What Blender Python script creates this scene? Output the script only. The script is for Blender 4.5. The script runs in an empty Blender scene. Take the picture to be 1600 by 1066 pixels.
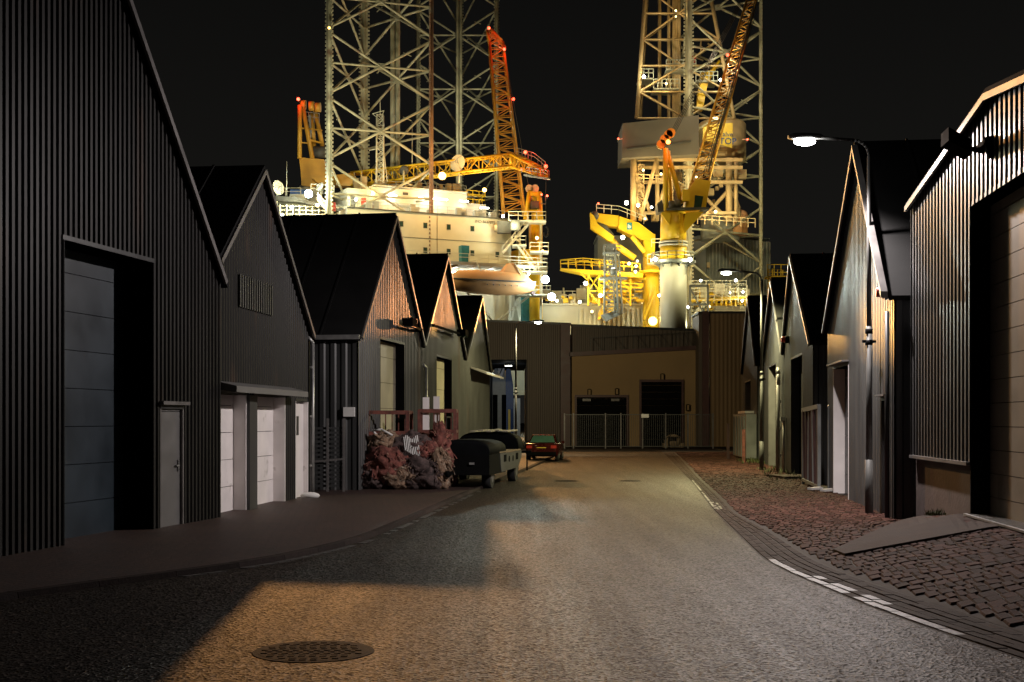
import bpy, math, random
from mathutils import Vector
random.seed(7)
sc = bpy.context.scene
COL = sc.collection
F, HX, HY, H = 2000.0, 800.0, 657.0, 1.9     # focal length in photo pixels, principal column, horizon row, eye height
def V(*a): return Vector(a)
def P(px, py, d): return Vector(((px-HX)*d/F, d, H+(HY-py)*d/F))
def G(px, py):
    d = F*H/(py-HY); return Vector(((px-HX)*d/F, d, 0))
R = math.radians
# ------------------------------------------------------------------ materials
MATS = {}
def nd(t, kind, **kw):
    n = t.nodes.new(kind)
    for k, v in kw.items(): setattr(n, k, v)
    return n
def mat(name, col, rough=.5, metal=0., emit=None, es=0., var=.25, scale=3., bump=0., bscale=20., island=0., stretch=None, spec=None, dirt=None):
    m = bpy.data.materials.new(name); m.use_nodes = True
    t = m.node_tree; b = t.nodes['Principled BSDF']
    b.inputs['Roughness'].default_value = rough; b.inputs['Metallic'].default_value = metal
    if spec is not None: b.inputs['Specular IOR Level'].default_value = spec
    tc = nd(t, 'ShaderNodeTexCoord')
    src = tc.outputs['Object']
    if stretch:
        mp = nd(t, 'ShaderNodeMapping'); mp.inputs['Scale'].default_value = stretch
        t.links.new(src, mp.inputs['Vector']); src = mp.outputs['Vector']
    n = nd(t, 'ShaderNodeTexNoise'); n.inputs['Scale'].default_value = scale; n.inputs['Detail'].default_value = 6
    t.links.new(src, n.inputs['Vector'])
    r = nd(t, 'ShaderNodeValToRGB')
    lo = [c*(1-var) for c in col]; hi = [min(1, c*(1+var)) for c in col]
    r.color_ramp.elements[0].position = .3; r.color_ramp.elements[1].position = .7
    r.color_ramp.elements[0].color = (*lo, 1); r.color_ramp.elements[1].color = (*hi, 1)
    t.links.new(n.outputs['Fac'], r.inputs['Fac'])
    out = r.outputs['Color']
    if dirt:
        n2 = nd(t, 'ShaderNodeTexNoise'); n2.inputs['Scale'].default_value = dirt[1]; n2.inputs['Detail'].default_value = 8
        t.links.new(src, n2.inputs['Vector'])
        r2 = nd(t, 'ShaderNodeValToRGB'); r2.color_ramp.elements[0].position = dirt[2]; r2.color_ramp.elements[1].position = dirt[2]+.12
        t.links.new(n2.outputs['Fac'], r2.inputs['Fac'])
        mx = nd(t, 'ShaderNodeMix', data_type='RGBA'); t.links.new(r2.outputs['Color'], mx.inputs['Factor'])
        t.links.new(out, mx.inputs['A']); mx.inputs['B'].default_value = (*dirt[0], 1); out = mx.outputs['Result']
    if island:
        g = nd(t, 'ShaderNodeNewGeometry'); hs = nd(t, 'ShaderNodeHueSaturation')
        ma = nd(t, 'ShaderNodeMapRange'); ma.inputs['To Min'].default_value = 1-island; ma.inputs['To Max'].default_value = 1+island
        t.links.new(g.outputs['Random Per Island'], ma.inputs['Value']); t.links.new(ma.outputs['Result'], hs.inputs['Value'])
        t.links.new(out, hs.inputs['Color']); out = hs.outputs['Color']
    t.links.new(out, b.inputs['Base Color'])
    rr = nd(t, 'ShaderNodeMapRange'); rr.inputs['To Min'].default_value = max(.03, rough-.1); rr.inputs['To Max'].default_value = min(1, rough+.12)
    t.links.new(n.outputs['Fac'], rr.inputs['Value']); t.links.new(rr.outputs['Result'], b.inputs['Roughness'])
    if bump:
        n3 = nd(t, 'ShaderNodeTexNoise'); n3.inputs['Scale'].default_value = bscale; n3.inputs['Detail'].default_value = 3
        t.links.new(tc.outputs['Object'], n3.inputs['Vector'])
        bp = nd(t, 'ShaderNodeBump'); bp.inputs['Strength'].default_value = bump; bp.inputs['Distance'].default_value = .02
        t.links.new(n3.outputs['Fac'], bp.inputs['Height']); t.links.new(bp.outputs['Normal'], b.inputs['Normal'])
    if emit:
        b.inputs['Emission Color'].default_value = (*emit, 1); b.inputs['Emission Strength'].default_value = es
    MATS[name] = m
    return m
mat('cladding', (.075, .075, .074), .38, .25, var=.3, scale=1.5, stretch=(1, 1, .25), dirt=((.075, .045, .03), 1.2, .62))
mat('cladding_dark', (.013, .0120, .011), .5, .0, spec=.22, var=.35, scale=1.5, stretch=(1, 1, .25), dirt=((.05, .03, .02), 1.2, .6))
mat('cladding_plain', (.055, .056, .056), .38, .2, var=.25, scale=1.2, stretch=(1, 1, .3), dirt=((.07, .05, .035), .9, .66))
mat('roofing', (.010, .010, .010), .85, spec=.15, var=.3, scale=.8)
mat('trim', (.16, .15, .145), .4, .3, var=.2)
mat('dark_trim', (.03, .03, .03), .4, .3, var=.2)
mat('white_door', (.80, .75, .73), .45, var=.08, scale=2, dirt=((.40, .36, .33), 2.2, .64))
mat('beige_door', (.20, .175, .13), .5, var=.2, scale=1.5, dirt=((.13, .11, .08), 1.4, .6))
mat('blue_door', (.014, .025, .035), .4, var=.35, scale=1.1)
mat('cream_door', (.50, .45, .33), .4, var=.1, scale=2)
mat('grey_door', (.17, .165, .16), .4, .2, var=.1)
mat('black', (.004, .004, .004), .9, spec=.05, var=.2)
mat('black_gloss', (.004, .0045, .005), .8, spec=.05, var=.3)
mat('pole_paint', (.075, .075, .07), .6, .1, var=.25, scale=4)
mat('galv', (.34, .34, .33), .42, .55, var=.2, scale=6)
mat('grey_paint', (.24, .25, .24), .45, .1, var=.2, scale=2)
mat('plaster', (.075, .052, .044), .8, var=.35, scale=1.3, bump=.3, bscale=14, dirt=((.05, .04, .035), 1.5, .56))
mat('concrete', (.046, .034, .030), .85, spec=.12, var=.3, scale=2.5, bump=.4, bscale=30)
mat('rust', (.16, .05, .035), .75, var=.5, scale=6, bump=.4)
mat('brown_wall', (.085, .065, .05), .55, .1, var=.2, scale=.6, stretch=(1, 1, .2))
mat('ochre_wall', (.17, .105, .05), .65, var=.2, scale=.5, stretch=(1, 1, .2))
mat('tan_wall', (.27, .175, .08), .75, var=.12, scale=.35)
mat('dark_red', (.07, .03, .028), .5, var=.2)
mat('rig_white', (.60, .57, .45), .5, var=.12, scale=.25, dirt=((.42, .34, .26), .12, .63))
mat('rig_grey', (.34, .36, .34), .5, var=.2, scale=.4)
mat('wind_grey', (.13, .12, .10), .55, var=.15, scale=.3)
mat('rig_dark', (.07, .07, .065), .6, var=.3, scale=1)
mat('steel_leg', (.40, .385, .28), .55, .1, var=.35, scale=.5, dirt=((.20, .13, .09), .35, .6))
mat('leg_rust', (.26, .17, .12), .65, .1, var=.4, scale=.4, dirt=((.34, .33, .28), .3, .6))
mat('crane_yellow', (.72, .46, .02), .4, var=.12, scale=.4, dirt=((.40, .27, .05), .35, .66))
mat('crane_orange', (.60, .32, .04), .45, var=.15, scale=.4)
mat('tan_steel', (.48, .36, .2), .5, .1, var=.25, scale=.5)
mat('blue_paint', (.04, .10, .30), .45, var=.2)
mat('pale_blue', (.16, .22, .34), .5, var=.15, scale=.8)
mat('teal', (.03, .20, .24), .45, var=.2)
mat('boat_orange', (.66, .34, .15), .4, var=.1, scale=.4, dirt=((.62, .34, .25), .3, .6))
mat('red_paint', (.40, .03, .02), .4, var=.2)
mat('car_red', (.05, .006, .005), .25, .2, var=.1)
mat('glass', (.03, .06, .05), .06, var=.1)
mat('car_glass', (.06, .14, .11), .08, var=.1)
mat('tyre', (.012, .012, .012), .8, var=.2)
mat('plank', (.42, .38, .3), .7, var=.3, scale=8)
mat('old_wood', (.24, .17, .10), .75, var=.35, scale=6, stretch=(.3, 3, 1))
mat('net_rust', (.17, .055, .042), .9, var=.7, scale=7, bump=1, bscale=24, dirt=((.30, .18, .12), 9, .58))
mat('net_pale', (.22, .14, .09), .9, var=.7, scale=9, bump=1, bscale=30, dirt=((.42, .36, .28), 14, .57))
mat('net_dark', (.075, .05, .046), .9, var=.7, scale=8, bump=1, bscale=26)
mat('paper', (.7, .69, .66), .7, var=.05)
mat('weed', (.06, .07, .02), .8, var=.4, scale=9)
mat('cobble', (.050, .022, .018), .8, spec=.08, var=.4, scale=14, island=.55, bump=.5, bscale=45)
mat('gutter_brick', (.034, .024, .021), .8, spec=.1, var=.3, scale=10, island=.3, bump=.4, bscale=50)
mat('white_brick', (.06, .055, .05), .55, var=.2, scale=22, island=.2, bump=.3, bscale=50, dirt=((.14, .12, .11), 16, .57))
mat('mortar', (.013, .010, .009), .9, var=.4, scale=12)
mat('iron', (.009, .008, .0075), .75, .0, spec=.1, var=.4, scale=14, bump=.3, bscale=60)
mat('sign_yellow', (.75, .55, .08), .45, var=.05)
def emat(name, col, s): return mat(name, (.5, .5, .5), .5, emit=col, es=s, var=.02)
emat('e_white', (1, .97, .95), 60)
emat('e_halide', (.80, 1, .97), 40)
emat('e_cool', (1, 1, .86), 30)
emat('e_sodium', (1, .50, .09), 9)
emat('e_warm', (1, .74, .30), 5)
emat('e_red', (1, .05, .018), 6)
emat('e_beacon', (1, .22, .03), 9)
def asphalt():
    m = bpy.data.materials.new('asphalt'); m.use_nodes = True; t = m.node_tree; b = t.nodes['Principled BSDF']
    tc = nd(t, 'ShaderNodeTexCoord')
    a = nd(t, 'ShaderNodeTexNoise'); a.inputs['Scale'].default_value = .35; a.inputs['Detail'].default_value = 7
    s = nd(t, 'ShaderNodeTexVoronoi'); s.inputs['Scale'].default_value = 40
    s2 = nd(t, 'ShaderNodeTexNoise'); s2.inputs['Scale'].default_value = 18; s2.inputs['Detail'].default_value = 4
    mp = nd(t, 'ShaderNodeMapping'); mp.inputs['Scale'].default_value = (2.2, .12, 1); mp.inputs['Rotation'].default_value = (0, 0, R(4))
    w = nd(t, 'ShaderNodeTexNoise'); w.inputs['Scale'].default_value = 1; w.inputs['Detail'].default_value = 4
    t.links.new(tc.outputs['Object'], mp.inputs['Vector']); t.links.new(mp.outputs['Vector'], w.inputs['Vector'])
    for n in (a, s, s2): t.links.new(tc.outputs['Object'], n.inputs['Vector'])
    r = nd(t, 'ShaderNodeValToRGB'); r.color_ramp.elements[0].color = (.006, .0052, .0046, 1); r.color_ramp.elements[1].color = (.042, .030, .022, 1)
    r.color_ramp.elements[0].position = .25; r.color_ramp.elements[1].position = .8
    mx = nd(t, 'ShaderNodeMath', operation='MULTIPLY_ADD'); mx.inputs[1].default_value = .45
    t.links.new(a.outputs['Fac'], mx.inputs[0]); 
    sv = nd(t, 'ShaderNodeSeparateColor'); t.links.new(s.outputs['Color'], sv.inputs['Color'])
    m2 = nd(t, 'ShaderNodeMath', operation='MULTIPLY_ADD'); m2.inputs[1].default_value = .62
    pw = nd(t, 'ShaderNodeMath', operation='POWER'); pw.inputs[1].default_value = 2.4; t.links.new(sv.outputs['Red'], pw.inputs[0]); t.links.new(pw.outputs[0], m2.inputs[0])
    m3 = nd(t, 'ShaderNodeMath', operation='MULTIPLY'); m3.inputs[1].default_value = .25; t.links.new(w.outputs['Fac'], m3.inputs[0])
    t.links.new(m3.outputs[0], m2.inputs[2]); t.links.new(m2.outputs[0], mx.inputs[2])
    t.links.new(mx.outputs[0], r.inputs['Fac'])
    ck = nd(t, 'ShaderNodeTexVoronoi', feature='DISTANCE_TO_EDGE'); ck.inputs['Scale'].default_value = .33
    wn = nd(t, 'ShaderNodeTexNoise'); wn.inputs['Scale'].default_value = 1.6; wn.inputs['Detail'].default_value = 5; t.links.new(tc.outputs['Object'], wn.inputs['Vector'])
    wm = nd(t, 'ShaderNodeMix', data_type='VECTOR'); wm.inputs['Factor'].default_value = .35; t.links.new(tc.outputs['Object'], wm.inputs['A']); t.links.new(wn.outputs['Color'], wm.inputs['B']); t.links.new(wm.outputs['Result'], ck.inputs['Vector'])
    cr = nd(t, 'ShaderNodeMapRange'); cr.inputs['From Max'].default_value = .007; cr.inputs['To Min'].default_value = .45; cr.inputs['To Max'].default_value = 1; t.links.new(ck.outputs['Distance'], cr.inputs['Value'])
    cm = nd(t, 'ShaderNodeMix', data_type='RGBA', blend_type='MULTIPLY'); cm.inputs['Factor'].default_value = 1; t.links.new(r.outputs['Color'], cm.inputs['A']); t.links.new(cr.outputs['Result'], cm.inputs['B'])
    t.links.new(cm.outputs['Result'], b.inputs['Base Color'])
    rr = nd(t, 'ShaderNodeMapRange'); rr.inputs['To Min'].default_value = .44; rr.inputs['To Max'].default_value = .66; b.inputs['Specular IOR Level'].default_value = .11
    t.links.new(w.outputs['Fac'], rr.inputs['Value']); t.links.new(rr.outputs['Result'], b.inputs['Roughness'])
    bp = nd(t, 'ShaderNodeBump'); bp.inputs['Strength'].default_value = .9; bp.inputs['Distance'].default_value = .012
    ad = nd(t, 'ShaderNodeMath', operation='ADD'); t.links.new(s.outputs['Distance'], ad.inputs[0]); t.links.new(s2.outputs['Fac'], ad.inputs[1])
    t.links.new(ad.outputs[0], bp.inputs['Height'])
    ge = nd(t, 'ShaderNodeNewGeometry'); v1 = nd(t, 'ShaderNodeVectorMath', operation='SUBTRACT'); v1.inputs[1].default_value = (.5, .5, .5)
    v2 = nd(t, 'ShaderNodeVectorMath', operation='SCALE'); v2.inputs['Scale'].default_value = .62
    v3 = nd(t, 'ShaderNodeVectorMath', operation='ADD'); v4 = nd(t, 'ShaderNodeVectorMath', operation='NORMALIZE')
    t.links.new(s.outputs['Color'], v1.inputs[0]); t.links.new(v1.outputs[0], v2.inputs[0]); t.links.new(v2.outputs[0], v3.inputs[0]); t.links.new(ge.outputs['Normal'], v3.inputs[1]); t.links.new(v3.outputs[0], v4.inputs[0]); t.links.new(v4.outputs[0], bp.inputs['Normal'])
    t.links.new(bp.outputs['Normal'], b.inputs['Normal'])
    MATS['asphalt'] = m
asphalt()
def pavers():
    m = bpy.data.materials.new('pavers'); m.use_nodes = True; t = m.node_tree; b = t.nodes['Principled BSDF']
    tc = nd(t, 'ShaderNodeTexCoord'); br = nd(t, 'ShaderNodeTexBrick')
    mp = nd(t, 'ShaderNodeMapping'); mp.inputs['Rotation'].default_value = (0, 0, R(38))
    br.inputs['Scale'].default_value = 2.2; br.inputs['Mortar Size'].default_value = .018
    br.inputs['Color1'].default_value = (.058, .030, .022, 1); br.inputs['Color2'].default_value = (.036, .021, .017, 1); br.inputs['Mortar'].default_value = (.012, .011, .010, 1)
    t.links.new(tc.outputs['Object'], mp.inputs['Vector']); t.links.new(mp.outputs['Vector'], br.inputs['Vector'])
    n = nd(t, 'ShaderNodeTexNoise'); n.inputs['Scale'].default_value = .8; n.inputs['Detail'].default_value = 8; t.links.new(tc.outputs['Object'], n.inputs['Vector'])
    mx = nd(t, 'ShaderNodeMix', data_type='RGBA', blend_type='MULTIPLY'); mx.inputs['Factor'].default_value = .8
    r = nd(t, 'ShaderNodeValToRGB'); r.color_ramp.elements[0].color = (.45, .45, .45, 1); r.color_ramp.elements[1].color = (1.5, 1.4, 1.3, 1)
    t.links.new(n.outputs['Fac'], r.inputs['Fac']); t.links.new(br.outputs['Color'], mx.inputs['A']); t.links.new(r.outputs['Color'], mx.inputs['B'])
    t.links.new(mx.outputs['Result'], b.inputs['Base Color']); b.inputs['Roughness'].default_value = .6
    bp = nd(t, 'ShaderNodeBump'); bp.inputs['Strength'].default_value = .6; bp.inputs['Distance'].default_value = .015
    n4 = nd(t, 'ShaderNodeTexNoise'); n4.inputs['Scale'].default_value = 25; t.links.new(tc.outputs['Object'], n4.inputs['Vector'])
    ad = nd(t, 'ShaderNodeMath', operation='SUBTRACT'); t.links.new(n4.outputs['Fac'], ad.inputs[0]); t.links.new(br.outputs['Fac'], ad.inputs[1])
    t.links.new(ad.outputs[0], bp.inputs['Height']); t.links.new(bp.outputs['Normal'], b.inputs['Normal'])
    MATS['pavers'] = m
pavers()
# ------------------------------------------------------------------ mesh builder
ORI = {}
class MB:
    def __init__(s): s.v = []; s.f = []; s.sm = []
    def poly(s, pts, smooth=False):
        b = len(s.v); s.v += [Vector(p) for p in pts]; s.f.append(list(range(b, b+len(pts)))); s.sm.append(smooth); return s
    def hexa(s, c8):   # 0-3 bottom loop, 4-7 top loop
        b = len(s.v); s.v += [Vector(p) for p in c8]
        for q in ((3, 2, 1, 0), (4, 5, 6, 7), (0, 1, 5, 4), (1, 2, 6, 5), (2, 3, 7, 6), (3, 0, 4, 7)):
            s.f.append([b+i for i in q]); s.sm.append(False)
        return s
    def box(s, c, ax, ay, az):   # centre and three half-axis vectors
        c = Vector(c); ax = Vector(ax); ay = Vector(ay); az = Vector(az)
        return s.hexa([c-ax-ay-az, c+ax-ay-az, c+ax+ay-az, c-ax+ay-az, c-ax-ay+az, c+ax-ay+az, c+ax+ay+az, c-ax+ay+az])
    def abox(s, x0, x1, y0, y1, z0, z1): return s.box(((x0+x1)/2, (y0+y1)/2, (z0+z1)/2), ((x1-x0)/2, 0, 0), (0, (y1-y0)/2, 0), (0, 0, (z1-z0)/2))
    def bar(s, p, q, w, h=None, up=(0, 0, 1)):
        p = Vector(p); q = Vector(q); h = h or w; d = q-p
        if d.length < 1e-6: return s
        dn = d.normalized(); u = Vector(up)
        if abs(dn.dot(u)) > .98: u = Vector((1, 0, 0))
        a = dn.cross(u).normalized(); b = a.cross(dn)
        return s.box((p+q)/2, d/2, a*w/2, b*h/2)
    def tube(s, p, q, r, r2=None, n=8, cap=True):
        p = Vector(p); q = Vector(q); r2 = r if r2 is None else r2; d = (q-p)
        if d.length < 1e-6: return s
        d.normalize(); u = Vector((0, 0, 1)) if abs(d.z) < .95 else Vector((1, 0, 0))
        a = d.cross(u).normalized(); b = d.cross(a); k = len(s.v)
        for c, rr in ((p, r), (q, r2)):
            for i in range(n):
                t = 2*math.pi*i/n; s.v.append(c+a*rr*math.cos(t)+b*rr*math.sin(t))
        for i in range(n):
            j = (i+1) % n; s.f.append([k+i, k+j, k+n+j, k+n+i]); s.sm.append(True)
        if cap:
            s.f.append([k+i for i in range(n)][::-1]); s.sm.append(False); s.f.append([k+n+i for i in range(n)]); s.sm.append(False)
        return s
    def path(s, pts, r, n=8):
        for a, b in zip(pts, pts[1:]): s.tube(a, b, r, n=n)
        for p in pts[1:-1]: s.ball(p, r*1.01, n=n, m=4)
        return s
    def ball(s, c, r, n=10, m=6, sc_=(1, 1, 1)):
        c = Vector(c); k = len(s.v)
        for i in range(1, m):
            t = math.pi*i/m
            for j in range(n):
                q = 2*math.pi*j/n; s.v.append(c+Vector((r*sc_[0]*math.sin(t)*math.cos(q), r*sc_[1]*math.sin(t)*math.sin(q), r*sc_[2]*math.cos(t))))
        s.v.append(c+Vector((0, 0, r*sc_[2]))); s.v.append(c-Vector((0, 0, r*sc_[2]))); T, B = len(s.v)-2, len(s.v)-1
        for i in range(m-2):
            for j in range(n):
                j2 = (j+1) % n; s.f.append([k+i*n+j, k+(i+1)*n+j, k+(i+1)*n+j2, k+i*n+j2]); s.sm.append(True)
        for j in range(n):
            j2 = (j+1) % n; s.f.append([T, k+j, k+j2]); s.f.append([B, k+(m-2)*n+j2, k+(m-2)*n+j]); s.sm += [True, True]
        return s
    def prism(s, pts, off):   # closed outline extruded by vector off
        off = Vector(off); pts = [Vector(p) for p in pts]; n = len(pts); k = len(s.v)
        s.v += pts+[p+off for p in pts]
        s.f.append([k+i for i in range(n)][::-1]); s.f.append([k+n+i for i in range(n)]); s.sm += [False, False]
        for i in range(n):
            j = (i+1) % n; s.f.append([k+i, k+j, k+n+j, k+n+i]); s.sm.append(False)
        return s
    def loft(s, rings, smooth=True, cap=True):
        k = len(s.v); n = len(rings[0])
        for r in rings: s.v += [Vector(p) for p in r]
        for i in range(len(rings)-1):
            for j in range(n):
                j2 = (j+1) % n; s.f.append([k+i*n+j, k+i*n+j2, k+(i+1)*n+j2, k+(i+1)*n+j]); s.sm.append(smooth)
        if cap:
            s.f.append([k+j for j in range(n)][::-1]); s.f.append([k+(len(rings)-1)*n+j for j in range(n)]); s.sm += [False, False]
        return s
    def build(s, name, m, parent=None, loc=None):
        me = bpy.data.meshes.new(name); o = bpy.data.objects.new(name, me); COL.objects.link(o)
        if parent is not None:
            o.parent = parent; org = ORI[parent.name]
        else:
            org = Vector(loc) if loc is not None else Vector((0, 0, 0)); o.location = org
        ORI[o.name] = org
        me.from_pydata([tuple(v-org) for v in s.v], [], s.f)
        me.polygons.foreach_set('use_smooth', s.sm)
        me.materials.append(MATS[m]); me.update()
        return o
def split(m, name, mt, parent):
    par = list(range(len(m.v)))
    def fd(a):
        while par[a] != a: par[a] = par[par[a]]; a = par[a]
        return a
    for f in m.f:
        for a in f[1:]: par[fd(a)] = fd(f[0])
    isl = {}
    for f, sm in zip(m.f, m.sm): isl.setdefault(fd(f[0]), []).append((f, sm))
    for fs in isl.values():
        q = MB(); idx = {}
        for f, sm in fs:
            for a in f:
                if a not in idx: idx[a] = len(q.v); q.v.append(m.v[a])
            q.f.append([idx[a] for a in f]); q.sm.append(sm)
        o = q.build(name, mt, parent)
    return o
def thing(name, label, cat, loc=(0, 0, 0), group=None):
    o = bpy.data.objects.new(name, None); COL.objects.link(o); o.location = loc; ORI[o.name] = Vector(loc)
    o['label'] = label; o['category'] = cat; o.empty_display_size = .3
    if group: o['group'] = group
    return o
def tag(o, label, cat, group=None):
    o['label'] = label; o['category'] = cat
    if group: o['group'] = group
    return o
def struct(name, mb, m, kind='structure'):
    o = mb.build(name, m); o['kind'] = kind; return o
KP = {'flood_beam': .60, 'wall_wash': .17, 'boat_deck_light': .3, 'rig_fill': .46, 'long_throw': .35}
def light(kind, name, loc, col, power, parent=None, size=.15, aim=None, cone=160, blend=.6):
    power *= KP.get(name, 1)
    l = bpy.data.lights.new(name, kind); l.color = col; l.energy = power
    if kind in ('POINT', 'SPOT'): l.shadow_soft_size = size
    if kind == 'SPOT': l.spot_size = R(cone); l.spot_blend = blend
    o = bpy.data.objects.new(name, l); COL.objects.link(o)
    loc = Vector(loc)
    if parent is not None: o.parent = parent; o.location = loc-ORI[parent.name]
    else: o.location = loc
    if aim is not None: o.rotation_euler = (Vector(aim)-loc).to_track_quat('-Z', 'Y').to_euler()
    return o
SOD, WHT, HAL, COOL, WARM, RED = (1, .50, .12), (1, .92, .87), (.84, 1, .92), (1, .93, .50), (1, .68, .24), (1, .04, .02)
def text(body, size, loc, xdir, zdir, m, parent, ext=.02, name='lettering'):
    c = bpy.data.curves.new(name, 'FONT'); c.body = body; c.size = size; c.extrude = ext; c.align_x = 'CENTER'; c.align_y = 'CENTER'
    o = bpy.data.objects.new(name, c); COL.objects.link(o); c.materials.append(MATS[m])
    x = Vector(xdir).normalized(); y = Vector(zdir).normalized(); z = x.cross(y)
    from mathutils import Matrix
    o.parent = parent
    M = Matrix((x, y, z)).transposed().to_4x4(); M.translation = Vector(loc)-ORI[parent.name]
    me = bpy.data.meshes.new_from_object(o.evaluated_get(bpy.context.evaluated_depsgraph_get()))
    q = bpy.data.objects.new(name, me); COL.objects.link(q); q.parent = parent; q.matrix_local = M
    bpy.data.objects.remove(o); q.name = name
    return q
# ------------------------------------------------------------------ ground
def interp(tab, d):
    if d <= tab[0][0]: 
        a, b = tab[0], tab[1]
    elif d >= tab[-1][0]: a, b = tab[-2], tab[-1]
    else:
        for a, b in zip(tab, tab[1:]):
            if a[0] <= d <= b[0]: break
    t = (d-a[0])/(b[0]-a[0]); return a[1]+(b[1]-a[1])*t
def tabpx(pts):
    o = sorted((G(x, y).y, G(x, y).x) for x, y in pts); return o
def smooth_tab(tab, lo, hi, step=1.0, win=1.3):
    out = []; d = lo
    while d <= hi:
        out.append((d, sum(interp(tab, d+win*k/4) for k in range(-4, 5))/9)); d += step
    return out
ROAD_R = smooth_tab([(-12, 6.2), (4, 5.0)]+tabpx([(1600, 1032), (1479, 989), (1393, 965), (1294, 919.5), (1224, 893), (1200, 880), (1117, 799), (1085, 756), (1070, 742), (1057, 728)])+[(69, 8.3), (90, 10.2)], -12, 88)
KERB_R = smooth_tab([(-12, 6.9), (4, 5.5)]+tabpx([(1600, 995), (1484, 956), (1377, 919.5), (1275, 882), (1200, 831), (1145, 803), (1124, 779), (1094, 751)])+[(69, 8.9), (90, 10.9)], -12, 88)
ROAD_L = smooth_tab([(-12, -9.0), (6, -7.2)]+tabpx([(0, 935), (380, 890), (560, 850), (640, 815), (727, 775), (830, 732)])+[(69, 2.4), (90, 4.2)], -12, 88)
FACE_L = [(-12, -10.9), (24.4, -5.58), (33.9, -4.10), (58, -1.03), (95, 3)]
FACE_R = [(-12, 4.1), (24.1, 7.34), (34.5, 8.54), (71, 12.8), (90, 15)]
m = MB(); m.poly([(-700, -60, -.02), (700, -60, -.02), (700, 900, -.02), (-700, 900, -.02)]); struct('ground', m, 'asphalt')
def strip(name, A, B, z, mt, lo=-12, hi=88, n=1):
    m = MB(); d = lo
    while d < hi-1e-6:
        e = d+1
        m.poly([(interp(A, d), d, z), (interp(B, d), d, z), (interp(B, e), e, z), (interp(A, e), e, z)]); d = e
    return struct(name, m, mt)
strip('road', ROAD_L, ROAD_R, .004, 'asphalt')
m = MB(); m.poly([(interp(ROAD_L, 88)-6, 88, .004), (16, 88, .004), (16, 100, .004), (-4, 100, .004)]); struct('yard', m, 'asphalt')
# left pavement with its kerb
off = lambda tab, k: [(d, x+k) for d, x in tab]
strip('left_pavement', [(d, x-3) for d, x in FACE_L], off(ROAD_L, -.12), .055, 'pavers', hi=80)
m = MB(); d = -12.0
while d < 66:
    L = .95
    a, b = interp(ROAD_L, d), interp(ROAD_L, d+L)
    m.hexa([(a-.13, d, 0), (a, d, 0), (b, d+L-.02, 0), (b-.13, d+L-.02, 0), (a-.13, d, .075), (a-.01, d, .07), (b-.01, d+L-.02, .07), (b-.13, d+L-.02, .075)]); d += L
struct('kerb', m, 'gutter_brick')
m = MB(); d = 15.5
while d < 34:
    if random.random() < .55:
        a, b = interp(ROAD_L, d)+.06, interp(ROAD_L, d+.28)+.06
        w = .1
        m.hexa([(a, d, .004), (a+w, d, .004), (b+w, d+.27, .004), (b, d+.27, .004), (a, d, .012), (a+w, d, .012), (b+w, d+.27, .012), (b, d+.27, .012)])
    d += .3
struct('road_line', m, 'white_brick')
# right gutter: rows of bricks following the kerb line
def sst(a, b, x):
    t = max(0, min(1, (x-a)/(b-a))); return t*t*(3-2*t)
def zr(x, d):
    k, f = interp(KERB_R, d), interp(FACE_R, d)
    return .012+.40*max(0, min(1, (x-k)/max(.5, f-k)*1.05))*(1-sst(19.5, 24.5, d))
mg, mw = MB(), MB(); d = -2.0
strip('gutter_bed', off(ROAD_R, -.02), off(KERB_R, .1), .006, 'mortar', hi=80)
while d < 74:
    L = .34
    a0, b0 = interp(ROAD_R, d), interp(KERB_R, d); a1, b1 = interp(ROAD_R, d+L), interp(KERB_R, d+L)
    rows = 5
    for i in range(rows):
        o_ = .17*(i % 2)
        t0, t1 = i/rows+.02, (i+1)/rows-.02
        white = (i == 0 and (11 < d < 17.2) and random.random() < .85) or (i == 1 and 11.5 < d < 15 and random.random() < .55) or (i < 3 and 26.6 < d < 29 and random.random() < .75) or (i == 0 and 29 < d < 40 and random.random() < .8)
        z = .018+random.uniform(-.004, .004)
        c = [(a0+(b0-a0)*t0, d+o_), (a0+(b0-a0)*t1, d+o_), (a1+(b1-a1)*t1, d+L-.012+o_), (a1+(b1-a1)*t0, d+L-.012+o_)]
        (mw if white else mg).hexa([(x, y, .0) for x, y in c]+[(x, y, z) for x, y in c])
    d += L
struct('gutter', mg, 'gutter_brick'); struct('gutter_marking', mw, 'white_brick')
m = MB(); d = -4.0
while d < 82:
    N = 14; st = .5
    for i in range(N):
        q = []
        for e, k in ((d, i), (d, i+1), (d+st, i+1), (d+st, i)):
            a0, b0 = interp(KERB_R, e)+.05, interp(FACE_R, e)+1.6
            x = a0+(b0-a0)*k/N; q.append((x, e, zr(x, e)-.014))
        m.poly(q)
    d += st
struct('pavement_bed', m, 'mortar')
mc = MB(); d = 7.0; row = 0
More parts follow.
